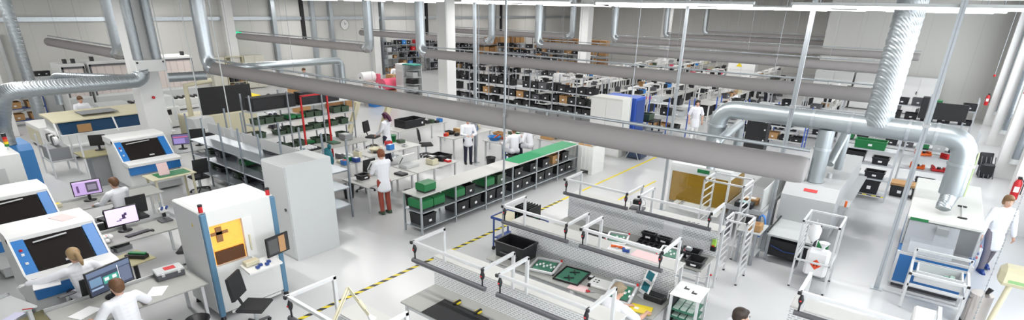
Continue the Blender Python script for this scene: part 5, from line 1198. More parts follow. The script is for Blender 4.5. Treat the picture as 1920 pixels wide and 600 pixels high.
def person(label, loc, rz, pose='stand', hl=(-.2, .12, .84), hr=(.2, .12, .84), lean=.0, turn=0., nod=.2, hair=HAIRB, style='short', coat=COAT, legs=JEANS, shoe=BLACK, short=False, sh=.5, ht=1.0, group=None, step=0, female=False, skirt=None, gloves=None, vox=.014, tilt=0):
    t = thing('person', label, 'person', loc, rz, group)
    sw = .175 if female else .195
    hip = Vector((0, 0, .93)) if pose != 'sit' else Vector((0, 0, sh+.125))
    def up(v):                                      # upper body leaning forward about the hips
        v = Vector(v); return hip + Matrix.Rotation(tilt, 3, 'Y') @ (Matrix.Rotation(-lean, 3, 'X') @ v)
    waist, chest, neckb = up((0, 0, .16)), up((0, .01, .36)), up((0, -.005, .52))
    R = Matrix.Rotation(turn, 3, 'Z') @ Matrix.Rotation(-nod-lean*.5, 3, 'X')
    head = neckb + Matrix.Rotation(-lean*.6, 3, 'X') @ Vector((0, .02, .155))
    sL, sR = up((-sw, 0, .46)), up((sw, 0, .46))
    hl, hr = Vector(hl), Vector(hr)
    eL, wL = ik(sL, hl, .29, .26, (-.6, -.5, -.6)); eR, wR = ik(sR, hr, .29, .26, (.6, -.5, -.6))
    if pose == 'sit':
        kn = [Vector((s*.11, .44, sh+.06)) for s in (-1, 1)]; an = [Vector((s*.12, .40, .09)) for s in (-1, 1)]; hp = [hip+Vector((s*.09, 0, -.02)) for s in (-1, 1)]
    else:
        hp = [hip+Vector((s*.09, 0, -.03)) for s in (-1, 1)]
        kn = [Vector((s*.095, .03+s*step*.5, .50)) for s in (-1, 1)]; an = [Vector((s*.10, -.02+s*step, .09+(.03 if s*step < 0 else 0))) for s in (-1, 1)]
    # body: one continuous surface
    b = B().m(SKIN)
    for k in range(6):
        f = k/5; p = hip.lerp(chest, f); b.ball(p, .13, 10, 6, (1.05+.15*f, .72, .8))
    b.ball(up((0, 0, .42)), .13, 10, 6, (1.25, .7, .7))
    b.tube([neckb-Vector((0, 0, .04)), head-Vector((0, .01, .06))], .052, 10)
    for s, a, e, w_ in ((-1, sL, eL, wL), (1, sR, eR, wR)): limb(b, [a, a.lerp(e, .5), e, e.lerp(w_, .45), w_], [.052, .05, .042, .04, .027])
    for i in range(2): limb(b, [hp[i], hp[i].lerp(kn[i], .5), kn[i], kn[i].lerp(an[i], .4), an[i]], [.085, .075, .055, .055, .037])
    def H(v): return head + R @ Vector(v)
    hb = [((0, -.012, .025), .098, (.86, 1.02, 1.0)), ((0, .02, -.03), .078, (.86, .95, 1.15)), ((0, .045, -.085), .04, (.95, .8, .8)), ((0, .05, .0), .06, (.95, .8, 1.1))]
    for c, r, sc in hb: b.ball(H(c), r, 12, 8, sc)
    b.tube([H((0, .095, .015)), H((0, .118, -.028)), H((0, .1, -.035))], [.011, .018, .012], 8)
    for s in (-1, 1): b.ball(H((s*.086, -.005, -.005)), .026, 8, 5, (.4, .8, 1.2))
    n = fuse(b, vox)
    bm_ = B().m(SKIN); 
    hm = B().m(gloves or SKIN); hand(hm, wL, wL-eL, -1); hand(hm, wR, wR-eR, 1)
    body = put(n, 'body', t)
    hb_ = hm.obj('hand_skin', t) if gloves else None
    if not gloves:                                  # the hands belong to the body's own mesh
        import bmesh
        bb = bmesh.new(); bb.from_mesh(n); tmp = hm.mesh('tmp'); bb.from_mesh(tmp); bb.to_mesh(n); bb.free(); bpy.data.meshes.remove(tmp)
    else: hb_['label'] = 'hands in pale gloves'; hb_.name = 'glove'
    for s in (-1, 1):
        e = B().m(PAPER).ball(H((s*.034, .088, .022)), .0125, 8, 6).obj('eye', t); B().m(BLACK).ball(H((s*.034, .099, .022)), .006, 6, 4).obj('pupil', e)
        B().m(hair).tube([H((s*.018, .103, .044)), H((s*.036, .1, .05)), H((s*.055, .085, .042))], .005, 5).obj('eyebrow', t)
    B().m(mat('lip', (.5, .16, .13), .5)).tube([H((-.024, .092, -.062)), H((0, .103, -.06)), H((.024, .092, -.062))], [.004, .007, .004], 6).obj('mouth', t)
    # hair
    b = B().m(hair); b.ball(H((0, -.026, .042)), .1, 14, 9, (.96, 1.08, .98)).ball(H((0, -.05, -.01)), .085, 10, 7, (.98, .85, 1.0)).ball(H((0, .04, .095)), .05, 10, 6, (1.3, 1, .5))
    if style in ('bob', 'long'):
        for s in (-1, 1): b.ball(H((s*.07, -.02, -.02)), .05, 8, 6, (.6, 1.1, 1.5))
    if style == 'long': b.tube([H((0, -.09, .0)), H((0, -.11, -.12)), H((0, -.10, -.24))], [.07, .075, .05], 10)
    if style == 'pony': b.tube([H((0, -.1, .02)), H((.01, -.15, -.0)), H((.02, -.15, -.12)), H((.02, -.13, -.2))], [.035, .04, .034, .015], 10)
    if style == 'bun': b.ball(H((0, -.11, .08)), .05, 10, 6)
    if style == 'curly':
        for k in range(14): b.ball(H((.085*math.cos(k*2.4), -.03+.07*math.sin(k*2.4), .02+.07*math.sin(k*1.3))), .042, 8, 5)
    put(fuse(b, .011, 3), 'hair', t)
    # coat
    b = B().m(coat)
    for k in range(8):
        f = k/7; p = hip.lerp(up((0, 0, .43)), f); b.ball(p, .15, 12, 7, (1.06+.2*f, .83, .75))
    b.tube([up((-sw*.9, 0, .455)), up((0, -.01, .485)), up((sw*.9, 0, .455))], [.07, .085, .07], 10)
    b.tube([up((0, 0, .46)), up((0, .0, .535))], [.085, .062], 10)
    for s, a, e, w_ in ((-1, sL, eL, wL), (1, sR, eR, wR)):
        if short: limb(b, [a, a.lerp(e, .55), a.lerp(e, .85)], [.075, .07, .072])
        else: limb(b, [a, a.lerp(e, .5), e, e.lerp(w_, .5), e.lerp(w_, .93)], [.074, .068, .058, .053, .047])
    if pose == 'sit':
        for i in range(2): limb(b, [hp[i], hp[i].lerp(kn[i], .6)], [.115, .095])
        for k in range(1): b.ball(hip+Vector((0, -.03, .0)), .15, 10, 6, (1.15, .55, .7))
    else:
        hem = .52 if not skirt else skirt
        for k in range(8):
            z = hip.z - (hip.z-hem-.06)*k/7; f = k/7
            b.ball((0, .0, z), .155, 12, 7, (1.12+.12*f, .88+.28*f, .55))
    put(fuse(b, vox*.95, 3), 'coat', t)
    for k in range(4):                              # front buttons
        p = up((0, 0, .36-.1*k)); q = p + Vector((0, .142, 0)); B().m(LGREY).ball(q, .009, 6, 4).obj('button', t)
    # trousers and shoes
    b = B().m(legs)
    for i in range(2): limb(b, [hp[i], hp[i].lerp(kn[i], .5), kn[i], kn[i].lerp(an[i], .5), an[i]+Vector((0, 0, .01))], [.1, .088, .07, .066, .058])
    b.ball(hip+Vector((0, 0, -.01)), .13, 10, 6, (1.2, .85, .7))
    put(fuse(b, vox, 3), 'trousers', t)
    for i in range(2):
        a = an[i]; z0 = a.z-.09
        B().m(shoe).add(*(lambda v, f: (v, f))([(a.x-.042, a.y-.07, z0), (a.x+.042, a.y-.07, z0), (a.x+.05, a.y+.12, z0), (a.x+.03, a.y+.19, z0), (a.x-.03, a.y+.19, z0), (a.x-.05, a.y+.12, z0),
            (a.x-.036, a.y-.06, z0+.09), (a.x+.036, a.y-.06, z0+.09), (a.x+.038, a.y+.08, z0+.075), (a.x+.024, a.y+.18, z0+.035), (a.x-.024, a.y+.18, z0+.035), (a.x-.038, a.y+.08, z0+.075)],
            [(5, 4, 3, 2, 1, 0), (6, 7, 8, 9, 10, 11), (0, 1, 7, 6), (1, 2, 8, 7), (2, 3, 9, 8), (3, 4, 10, 9), (4, 5, 11, 10), (5, 0, 6, 11)])).obj('shoe', t)
    if ht != 1: t.scale = (ht, ht, ht)
    return t
# facing: rz turns local +y; toward -x is PI/2
person('blonde ponytailed worker in a white coat, seated and reaching into the front printer', (-10.22, 1.95, 0), PI/2+.12, 'sit', hl=(-.62, .46, .98), hr=(.30, .30, .95), lean=.32, hair=HAIRL, style='pony', sh=.54, female=True, gloves=PAPER)
person('short-haired man in a white short-sleeved shirt at the dark blue monitor', (-8.66, 2.0, 0), PI/2+.2, 'sit', hl=(-.30, .38, .80), hr=(.42, .36, .80), lean=.12, hair=HAIRB, style='short', short=True, sh=.5)
person('dark-haired worker in a white coat, seated and typing at the chart monitor', (-14.2, 3.75, 0), PI/2+.35, 'sit', hl=(-.25, .46, .80), hr=(.2, .42, .80), lean=.1, hair=HAIRB, sh=.5)
person('red-haired woman in a long white coat and rust trousers, standing at the white table', (-10.85, 8.62, 0), PI/2-.2, 'stand', hl=(-.16, .36, 1.02), hr=(.14, .36, 1.0), lean=.05, nod=.55, hair=mat('hair_red', (.20, .06, .02), .55, var=.3, scale=40), style='bob', female=True, legs=mat('rust_trousers', (.30, .06, .04), .8), shoe=OLIVE, skirt=.62)
person('grey-haired man in a white coat and dark trousers standing in the middle aisle, reading', (-12.5, 13.7, 0), -2.25, 'stand', hl=(-.14, .30, 1.12), hr=(.1, .30, 1.12), nod=.45, hair=HAIRL, legs=JEANS, skirt=.66, ht=.95)
person('woman with dark purple hair in a white coat, standing with a green tub', (-14.75, 12.0, 0), PI/2+.3, 'stand', hl=(-.16, .30, .98), hr=(.14, .30, .98), nod=.5, hair=mat('hair_purple', (.07, .01, .04), .5, var=.3, scale=40), style='long', female=True)
person('seated worker in a white coat with his back turned, by the red packages table', (-10.95, 14.35, 0), PI/2-.3, 'sit', hl=(-.25, .40, .82), hr=(.25, .40, .82), lean=.1, hair=HAIRB, legs=BLUE, sh=.5)
person('second seated worker beside the green folder, half hidden by the first one', (-11.0, 15.35, 0), PI/2+.2, 'sit', hl=(-.2, .40, .82), hr=(.2, .40, .82), lean=.25, hair=HAIRB, sh=.5)
person('dark-haired woman in white short-sleeved overall walking near the pipe elbow', (-7.75, 22.6, 0), -2.6, 'stand', hl=(-.27, .05, .88), hr=(.27, .12, .9), nod=.1, hair=HAIRD, style='curly', legs=WHITE, short=True, step=.12, female=True, skirt=.6)
person('woman with brown bob in a white coat and grey trousers walking along the window wall', (1.72, 14.85, 0), -2.75, 'stand', hl=(-.30, .05, .86), hr=(.30, .12, .86), nod=.25, hair=mat('hair_mid', (.20, .11, .05), .55, var=.3, scale=40), style='bob', legs=mat('grey_trousers', (.22, .20, .23), .8), shoe=DBLUE, step=.14, female=True, skirt=.5)
person('grey-haired worker in a white coat seated at the bench, handling the yellow board', (-3.1, 6.42, 0), -.15, 'sit', hl=(-.05, .62, .84), hr=(.30, .60, .85), lean=.38, turn=-.5, nod=.4, hair=mat('hair_grey', (.26, .20, .13), .6, var=.4, scale=40), short=True, sh=.5)
person('dark-haired man in a white shirt seen from behind at the edge of the grey floor', (-1.42, 7.0, 0), -.9, 'sit', hl=(-.25, .38, .80), hr=(.25, .38, .80), lean=.05, hair=HAIRD, short=True, sh=.5)
person('worker whose bare hands hold the folded card at the corner desk', (-8.88, .15, 0), PI/2+.45, 'sit', hl=(-.15, .42, .98), hr=(.42, .48, .99), lean=.15, hair=HAIRB, sh=.6)
office_chair('black chair under the grey-haired worker at the yellow board', -3.1, 6.36, -.15, back=False)
office_chair('dark chair under the man seen from behind', -1.42, 6.98, -.9, back=False)
office_chair('chair of the seated worker by the red packages table', -10.95, 14.33, PI/2-.3, back=False)
gadget('lime green pouch carried by the woman walking along the window wall', 2.1, 14.6, .78, .16, .08, .14, mat('lime2', (.3, .6, .05), .5), BLACK) if False else None
# ------------------------------------------------------------------ far-left line
t = thing('oven_line', 'long white machine with dark blue tinted glass front behind the first column', 'machine', (-22.6, 4.8, 0)); t.scale.z = .87
BG = mat('blue_tinted_glass', (.015, .05, .11), .08, var=0, spec=.6)
B().m(SHELL).box(-1.9, 0, .1, -.25, 3.5, 1.0, .02).box(-1.9, .1, 1.0, -.9, 3.4, 1.55).obj('housing', t)
B().m(BG).prism([(-.25, .95), (-.55, 1.42), (-.95, 1.5), (-.95, .95)], .12, 3.38, 'y').obj('glass_front', t, label='dark blue glass front')
B().m(BEIGE).prism([(-.5, 1.42), (-.5, 1.46), (-.95, 1.56), (-1.95, 1.6), (-1.95, 1.5), (-.95, 1.5)], 0, 3.5, 'y').obj('roof', t)
B().m(MGREY).box(-1.5, .9, 1.6, -.7, 2.0, 1.62).obj('roof_grille', t)
for y in (0, 1.7, 3.46): B().m(WHITE).prism([(-.22, .9), (-.5, 1.44), (-.6, 1.44), (-.4, .9)], y, y+.05, 'y').obj('glass_bar', t)
B().m(SHELL).box(-.4, 0, .55, .05, 3.5, .62).obj('front_ledge', t); B().m(CARD).box(-.18, .55, 1.05, -.16, .95, 1.35).obj('notice', t)
for y in (.1, 3.3): B().m(STEELG).box(-.4, y, 0, -.3, y+.1, .1).obj('foot', t)
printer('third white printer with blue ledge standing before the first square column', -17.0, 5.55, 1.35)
t = thing('control_desk', 'khaki topped control table with a grey pedestal by the dark-glass machine', 'table', (-19.2, 4.85, 0), 0)
B().m(KHAKI).box(-.45, -.5, .92, .45, .5, .95).obj('tabletop', t); B().m(MGREY).box(-.2, -.3, 0, .3, .3, .92).obj('pedestal', t); B().m(ALUW).bar((.42, -.48, 0), (.42, -.48, 1.6), .04).obj('post', t)
monitor('small dark terminal on the khaki control table', -19.4, 4.95, .951, PI/2-.4, .42, .32)
gadget('grey scanner box beside the terminal on the khaki table', -19.05, 5.2, .951, .3, .3, .14, LGREY, BLACK)
t = thing('feeder_trolley', 'pale grey feeder trolley parked along the empty floor lane', 'trolley', (-25.8, 5.05, 0), 0)
B().m(WHITE).box(-.9, -.3, .1, .9, .3, .85, .02).obj('body', t); B().m(BEIGE).box(-.8, -.31, .2, .8, -.305, .7).obj('panel', t)
for x in (-.8, .8): B().m(RUBBER).tube([(x, -.2, .05), (x+.04, -.2, .05)], .05, 10).obj('caster', t)
t = thing('feeder_stand', 'open steel feeder stand with hanging reels left of the third printer', 'stand', (-21.2, 4.3, 0))
for x in (-.5, .5):
    for y in (-.3, .3): B().m(ALUW).bar((x, y, 0), (x, y, 1.25), .04).obj('post', t)
B().m(LGREY).box(-.5, -.3, .5, .5, .3, .53).obj('shelf', t); B().m(MGREY).box(-.45, -.25, .53, .4, .25, .9).obj('drive_unit', t)
for i in range(4): B().m((BLACK, WHITE)[i % 2]).tube([(-.4+i*.22, -.05, 1.1), (-.4+i*.22, .05, 1.1)], .13, 14).obj('reel', t)
desk('beige framed table with the green cutting mat and upright pink sheet', -15.9, 5.45, 1.1, .7, PI/2, .8, BEIGE, lip=False, legm=BEIGE)
solo(B().m(GREEN).box(-.4, -.25, 0, .4, .25, .006), 'cutting_mat', 'green cutting mat on the beige framed table', 'mat', (-15.9, 5.5, .802), PI/2)
t = thing('document_holder', 'upright pink sheet in a stand on the green cutting mat', 'document stand', (-15.8, 5.3, .809), PI/2)
B().m(PAPERP).xf(rx=-.25).box(-.13, -.004, .02, .13, .004, .34).obj('sheet', t); B().m(ALU).box(-.1, -.02, 0, .1, .1, .015).obj('stand', t)
office_chair('black office chair between the third printer and the empty grey rack', -16.25, 6.3, PI/2)
SCRP = screen_mat('scrE', (.12, .10, .22), [((.5, .1, .2), (.05, .7, .9, .8)), ((.25, .2, .45), (.05, .1, .7, .6))])
desk('grey desk with the violet terminal at the start of the empty rack', -18.3, 6.9, 1.3, .7, PI/2, .8, LGREY, lip=False)
monitor('violet terminal screen at the start of the empty grey rack', -18.4, 6.85, .801, PI/2-.3, .5, .34, SCRP)
monitor('black screen above the violet terminal desk', -18.5, 7.4, .801, PI/2-.3, .46, .40)
t = thing('folding_screen', 'black folding screen panels standing on the beige machine behind the empty rack', 'screen', (-22.9, 10.3, 0))
B().m(BEIGE).box(-.9, -1.4, .05, .4, 1.2, .95, .03).obj('machine_base', t); B().m(BLACKM).box(.2, -.9, .95, .26, .1, 2.0).obj('panel', t); B().m(BLACKM).box(.2, .14, .95, .26, 1.15, 2.0).obj('panel', t)
B().m(BEIGE).tube([(-.1, -1.2, .95), (-.1, -1.2, 2.1), (-.1, -.2, 2.2)], .1, 10).obj('cable_arm', t); B().m(BLACK).box(-.8, -1.38, 0, .3, 1.18, .05).obj('plinth', t)
for i, (x, y, w, d, h) in enumerate(((-20.9, 8.6, .9, .8, 1.2), (-25.9, 7.4, 1.0, 1.1, 1.3), (-26.3, 9.2, 1.1, 1.2, 1.3), (-25.0, 12.4, 1.2, 1.2, 1.15))):
    t = thing('bench_machine', ('small white machine with grey hood behind the first column', 'white machine with slanted hood in the second left line', 'white machine nearest the panelled enclosures', 'white machine under the yellow cover')[i], 'machine', (x, y, 0))
    B().m(SHELL).box(-w/2, -d/2, .05, w/2, d/2, h*.7, .03).obj('body', t); B().m(LGREY if i != 3 else YEL).prism([(-w/2, h*.7), (w/2-.1, h*.7), (w/2-.35, h), (-w/2, h)], -d/2+.05, d/2-.05, 'y').obj('hood', t); B().m(BLACK).box(w/2, -d*.3, h*.45, w/2+.01, d*.2, h*.62).obj('panel', t); B().m(DGREY).box(-w/2+.05, -d/2+.05, 0, w/2-.05, d/2-.05, .05).obj('plinth', t)
# panelled enclosures along the rail wall
PANEL = stripes('panel_strips', (.66, .58, .55), (.52, .46, .44), 3.2, diag=(0, 1, 0), duty=.86)
for i, (y0, y1, zt) in enumerate(((7.0, 7.9, 2.5), (8.0, 9.9, 2.55), (10.4, 12.4, 2.6))):
    t = thing('machine_enclosure', ('narrow', 'wide', 'long')[i]+' white machine enclosure with pale vertical window panels under the short air duct', 'machine', (-29.8, y0, 0))
    L = y1-y0
    B().m(SHELL).box(-1.4, 0, .05, -.05, L, zt, .03).obj('housing', t); B().m(PANEL).box(-.05, .1, 1.15, -.03, L-.1, zt-.2).obj('window_panels', t) if False else B().m(PANEL).box(-.05, .1, 1.15, -.03, L-.1, zt-.2).obj('window_pane', t)
    f = B().m(DGREY); f.box(-.05, .04, zt-.2, .0, L-.04, zt-.12).box(-.05, .04, 1.1, 0, .1, zt-.12).box(-.05, L-.1, 1.1, 0, L-.04, zt-.12); f.obj('window_frame', t)
    B().m(LGREY).box(-.05, .05, .4, -.02, L-.05, 1.02).obj('lower_panel', t)
    for y in (.3, L-.3): B().m(BLACK).box(-.5, y-.06, zt, -.3, y+.06, zt+.18).obj('vent_cap', t)
t = thing('line_conveyor', 'low white conveyor with black rollers in front of the panelled enclosures', 'conveyor', (-27.6, 9.8, 0))
B().m(SHELL).box(-.3, -2.6, .65, .3, 2.6, .95, .02).obj('frame', t)
b = B().m(BLACK)
for k in range(20): b.box(-.25, -2.5+k*.25, .95, .25, -2.4+k*.25, 1.03)
b.obj('roller_pattern', t)
for y in (-2.4, 0, 2.3):
    for x in (-.25, .2): B().m(LGREY).box(x, y, 0, x+.06, y+.06, .65).obj('leg', t)
rack('blue steel shelf with black tubs and cardboard trays at the far corner', -30.6, 4.95, 1.35, .55, (.25, .75, 1.2), 1.65, 1, PI/2, m=DBLUE)
for i, (z, m, lab) in enumerate(((.252, CARD, 'cardboard trays on the bottom of the blue corner shelf'), (.752, CARD, 'cardboard trays on the middle of the blue corner shelf'), (1.202, BLACK, 'black tubs on the top of the blue corner shelf'))):
    for k in range(2): bin_(f'{"first" if k else "second"} of the {lab}', -30.87, 5.3+k*.62, z, .42, .56, .26, m, PI/2)
t = thing('tall_cabinet', 'pale grey steel cabinet with a round lock beside the blue corner shelf', 'cabinet', (-30.9, 6.42, 0))
B().m(LGREY).box(-.5, 0, 0, 0, .55, 1.95, .01).obj('body', t); B().m(LGREY).box(0, .02, .05, .015, .53, 1.9).obj('door', t); B().m(BLACK).tube([(.015, .45, 1.3), (.03, .45, 1.3)], .03, 10).obj('lock', t)
for i in range(2): bin_(f'black tub, {ORD[i]} on top of the pale grey corner cabinet', -31.2, 6.5+.26*i, 1.952, .3, .24, .2, BLACK, PI/2)
pipe('wall_pipe', 'grey down pipe on the rail wall, nearer the corner', [(-34.8, 6.2, .02), (-34.8, 6.2, 3.6)], .09, .1, m=LGREY)
pipe('wall_pipe', 'grey down pipe on the rail wall, second from the corner', [(-34.8, 6.75, .02), (-34.8, 6.75, 3.6)], .09, .1, m=LGREY)

# ------------------------------------------------------------------ along the rail wall: lockers, packing tables
def locker(label, y, w, m=None, open_=False):
    t = thing('wall_locker' if not open_ else 'open_shelf', label, 'locker' if not open_ else 'shelf unit', (-34.9, y, 0))
    if open_:
        B().m(BEIGE).box(0, 0, 0, .05, w, 2.0).box(.05, 0, 0, .5, .04, 2.0).box(.05, w-.04, 0, .5, w, 2.0).box(.05, .04, 1.96, .5, w-.04, 2.0).obj('body', t)
        for k in range(5):
            B().m(BEIGE).box(.05, .04, .1+k*.38, .5, w-.04, .12+k*.38).obj('shelf', t)
    else:
        B().m(m or mat('locker_cream', (.62, .60, .52), .5, var=.02)).box(0, 0, .04, .5, w, 2.0, .01).obj('body', t)
        for k in range(2): B().m(m or MATS['locker_cream']).box(.5, k*w/2+.015, .08, .515, (k+1)*w/2-.015, 1.95, .004).obj('door', t)
        B().m(BLACK).box(.515, w/2-.06, 1.0, .53, w/2-.03, 1.1).obj('handle', t)
locker('cream two-door locker, first along the rail wall beside the open black shelf', 15.3, .8)
locker('open cream shelf full of dark folders between the cream lockers', 16.15, 1.1, open_=True)
locker('cream two-door locker, second along the rail wall after the open shelf', 17.3, 1.3)
for k in range(4):
    for j in range(3): gadget(f'dark folder block, {ORD[j]} on the {LVL[k]} board of the open cream shelf', -34.6, 16.4+j*.3, .121+k*.38, .3, .2, .26, BLACK if (k+j) % 3 else CARDD, DGREY)
t = thing('exit_sign', 'green illuminated exit sign hanging on the rail wall above the lockers', 'sign', (-34.84, 17.3, 3.1))
B().m(mat('exit_green', (.02, .45, .2), .4, emit=(.02, .5, .25), estr=.6)).box(0, -.3, 0, .06, .3, .3, .01).obj('sign_plate', t)
pr = B().m(PAPER); pr.box(.061, -.12, .05, .066, -.07, .2).box(.061, .0, .13, .066, .2, .17).prism([(.2, .08), (.27, .15), (.2, .22)], .061, .066, 'x'); pr.obj('arrow_symbol', t)
t = thing('wall_clock', 'round white clock on the rail wall', 'clock', (-34.97, 25.3, 3.7))
B().m(WHITE).tube([(0, 0, 0), (.05, 0, 0)], .33, 28).obj('dial', t); B().m(LGREY).tube([(0, 0, 0), (.06, 0, 0)], .345, 28, caps=False).obj('rim', t)
B().m(BLACK).bar((.056, 0, 0), (.056, .12, .1), .02).obj('hour_hand', t); B().m(BLACK).bar((.056, 0, 0), (.056, -.05, .24), .015).obj('minute_hand', t)
def carton(label, x, y, z, w, d, h, m=CARD, rz=0, group=None):
    t = thing('cardboard_box', label, 'box', (x, y, z), rz, group)
    B().m(m).box(-w/2, -d/2, 0, w/2, d/2, h, .004).obj('carton', t); B().m(BEIGE).box(-w/2-.001, -.03, h*.6, w/2+.001, .03, h+.002).obj('tape_strip', t)
    return t
desk('packing table with cardboard boxes under the long pale drop pipe', -26.0, 16.3, 2.6, .9, PI/2, .8, TOPW, lip=False, shelf=True)
desk('packing table beside the white roll stand', -26.5, 21.6, 2.2, .9, PI/2, .8, TOPW, lip=False, shelf=True)
desk('dark packing table below the pink film roll', -24.8, 19.2, 1.6, .8, PI/2, .78, MGREY, lip=False, shelf=True)
for i, (x, y, z, w, h, m) in enumerate(((-25.9, 15.4, .802, .6, .5, CARD), (-25.9, 16.1, .802, .5, .42, CARD), (-26.1, 16.8, .802, .55, .5, CARDD), (-25.9, 17.3, .802, .4, .35, CARD), (-25.2, 15.2, .0, .7, .7, CARD), (-25.0, 16.9, 0, .6, .6, CARDD), (-25.0, 17.8, 0, .6, .75, CARD), (-26.5, 22.2, .802, .5, .4, CARD), (-24.6, 20.6, 0, .8, .6, CARD), (-24.2, 21.6, 0, .7, .5, CARDD))):
    carton(f'brown cardboard box, {ORD[i]} counted from the column side of the packing area', x, y, z, w, w*.8, h, m, .1*(i % 3))
t = thing('roll_stand', 'thick white foam roll on a pale stand in the packing area', 'roll', (-25.9, 20.0, 0))
B().m(mat('pale_stand', (.62, .55, .48), .6)).box(-.25, -.2, 0, .25, .2, 1.05).obj('stand', t); B().m(PAPER).tube([(-.1, -.45, 1.25), (-.1, .45, 1.25)], .3, 20).obj('roll', t); B().m(DGREY).tube([(-.1, -.46, 1.25), (-.1, -.455, 1.25)], .06, 10).obj('core', t)
t = thing('film_roll', 'bright pink bubble film roll lying on cardboard in the packing area', 'roll', (-24.75, 20.6, .602))
B().m(PINK).tube([(0, -.55, .33), (0, .4, .33)], .33, 20).obj('roll', t); B().m(CARDD).tube([(0, -.56, .33), (0, -.55, .33)], .09, 10).obj('core', t)
t = thing('film_roll', 'second smaller pink roll on the packing table', 'roll', (-26.5, 21.2, .802))
B().m(PINK).tube([(0, 0, 0), (0, 0, .5)], .16, 14).obj('roll', t); B().m(CARDD).tube([(0, 0, .5), (0, 0, .505)], .05, 8).obj('core', t)
gadget('blue bundle with white straps on the packing boxes', -23.9, 18.9, .0, .5, .7, .55, BLUE, WHITE)
t = thing('white_cabinet', 'tall white cabinet with green top edge beside the second column', 'cabinet', (-24.2, 20.9, 0))
B().m(WHITE).box(0, -.3, 0, .6, .3, 2.1, .01).obj('body', t); B().m(mat('green_edge', (.02, .25, .2), .5)).box(.6, -.3, 2.08, 1.5, .3, 2.13).obj('top_board', t); B().m(LGREY).box(.6, .26, .05, 1.5, .3, 2.08).obj('back_panel', t)
for k in range(5): B().m(LGREY).box(.62, -.28, .3+k*.38, 1.48, .26, .32+k*.38).obj('shelf', t)
for k in range(4): gadget(f'bundle of bright device parts on the {LVL[k]} board of the green edged cabinet', -23.2, 20.9, .322+k*.38, .6, .35, .24, (DGREY, LGREY, BLACK, LGREY)[k], WHITE)
rack('tall wall rack with coloured boxes beside the second air duct', -34.3, 28.5, 4.0, .6, (.2, .7, 1.2, 1.7, 2.2), 2.5, 4, PI/2)
fill(None, ('locker side', 'coloured wall rack', ['bottom', 'second', 'third', 'fourth', 'top']), -34.3, 28.6, 3.8, .6, (.2, .7, 1.2, 1.7, 2.2), PI/2, 51, (.42, .5, .28), ((BLACK, 8), (DGREY, 3), (LGREY, 3), (BLUE, 1), (RED, 1), (CARD, 2)), .92, .46)
rack('dark grey wall rack next to the coloured wall rack', -34.3, 33.0, 6.0, .6, (.2, .7, 1.2, 1.7, 2.2), 2.5, 5, PI/2)
fill(None, ('coloured rack side', 'dark wall rack', ['bottom', 'second', 'third', 'fourth', 'top']), -34.3, 33.1, 5.8, .6, (.2, .7, 1.2, 1.7, 2.2), PI/2, 52, (.42, .5, .3), ((BLACK, 8), (DGREY, 5), (MGREY, 2)), .95, .46)
# cardboard store at the end of the hall
rack('wide rack of cardboard boxes against the far wall corner', -33.5, 46.5, 8.5, 1.0, (.15, 1.0, 1.8), 2.5, 4)
k = 0
for z in (.152, 1.002, 1.802):
    for j in range(10):
        carton(f'brown carton, {ORD[j]} from the corner, {LVL[(0, 1, 4)[(k)//10]]} level, wide cardboard rack', -33.0+j*.82, 47.0, z, .7, .7, .55+.1*((j+k) % 2), CARD if (j*7+k) % 3 else CARDD, 0, 'cartons on the cardboard rack'); k += 1
for i, (x0, y0) in enumerate(((-33.0, 40.3), (-27.0, 38.0), (-26.0, 31.5), (-29.5, 30.6))):
    rack(('grey rack', 'pale rack', 'steel rack', 'low rack')[i]+' of mixed bins between the second and third columns, '+ORD[i]+' toward us', x0, y0, 5.4, .6, (.3, .8, 1.3, 1.75), 2.1, 4)
    fill(None, ('wall side', ('grey', 'pale', 'steel', 'low')[i]+' mixed rack', ['bottom', 'second', 'third', 'top']), x0, y0+.02, 5.4, .55, (.3, .8, 1.3, 1.75), 0, 60+i, (.42, .5, .28), ((BLACK, 8), (DGREY, 4), (MGREY, 3), (CARD, 1)), .9, .48)

rack('rack of cardboard boxes along the rail wall at the hall end', -34.0, 39.6, 6.4, .8, (.15, 1.0, 1.8), 2.5, 3, PI/2)
for zi, z in enumerate((.152, 1.002, 1.802)):
    for j in range(8): carton(f'brown carton, {ORD[j]} in line, {("bottom", "middle", "top")[zi]} level, rail wall carton rack', -34.4, 40.05+j*.79, z, .66, .66, .52+.1*((j+zi) % 2), CARD if (j*5+zi) % 3 else CARDD, PI/2, 'cartons on the rail wall rack')
# ------------------------------------------------------------------ rows of assembly stations at the far side
far_chair = thing('swivel_chair', 'dark swivel chair', 'chair')
B().m(BLACKM).box(-.22, -.2, .45, .22, .22, .52, .03).obj('seat', far_chair); B().m(BLACKM).box(-.2, -.27, .62, .2, -.22, 1.0, .02).obj('backrest', far_chair); B().m(DGREY).tube([(0, 0, 0), (0, 0, .45)], [.2, .03], 8).obj('base', far_chair)
st = thing('work_station', 'white station', 'workbench')
B().m(TOPW).box(-.75, -.38, .84, .75, .38, .88, .006).obj('worktop', st)
f = B().m(WHITE)
for x in (-.7, .66): f.box(x, -.3, 0, x+.05, -.24, .84).box(x, .28, 0, x+.05, .34, 1.62).box(x, -.3, .0, x+.05, .3, .05)
f.box(-.7, .28, 1.3, .7, .33, 1.36); f.obj('leg_frame', st)
B().m(TOPW).box(-.75, .1, 1.36, .75, .45, 1.39, .004).obj('overhead_shelf', st); B().m(TOPW).box(-.75, .33, .78, .75, .35, .98).obj('back_rail', st); B().m(BLACKM).box(-.6, -.25, .3, .1, .2, .8, .02).obj('drawer_block', st)
B().m(WHITE).box(-.5, -.1, 1.66, .5, .02, 1.71).box(-.5, -.1, 1.6, -.46, .34, 1.66).box(.46, -.1, 1.6, .5, .34, 1.66).obj('task_light_frame', st)
rnd = random.Random(5)
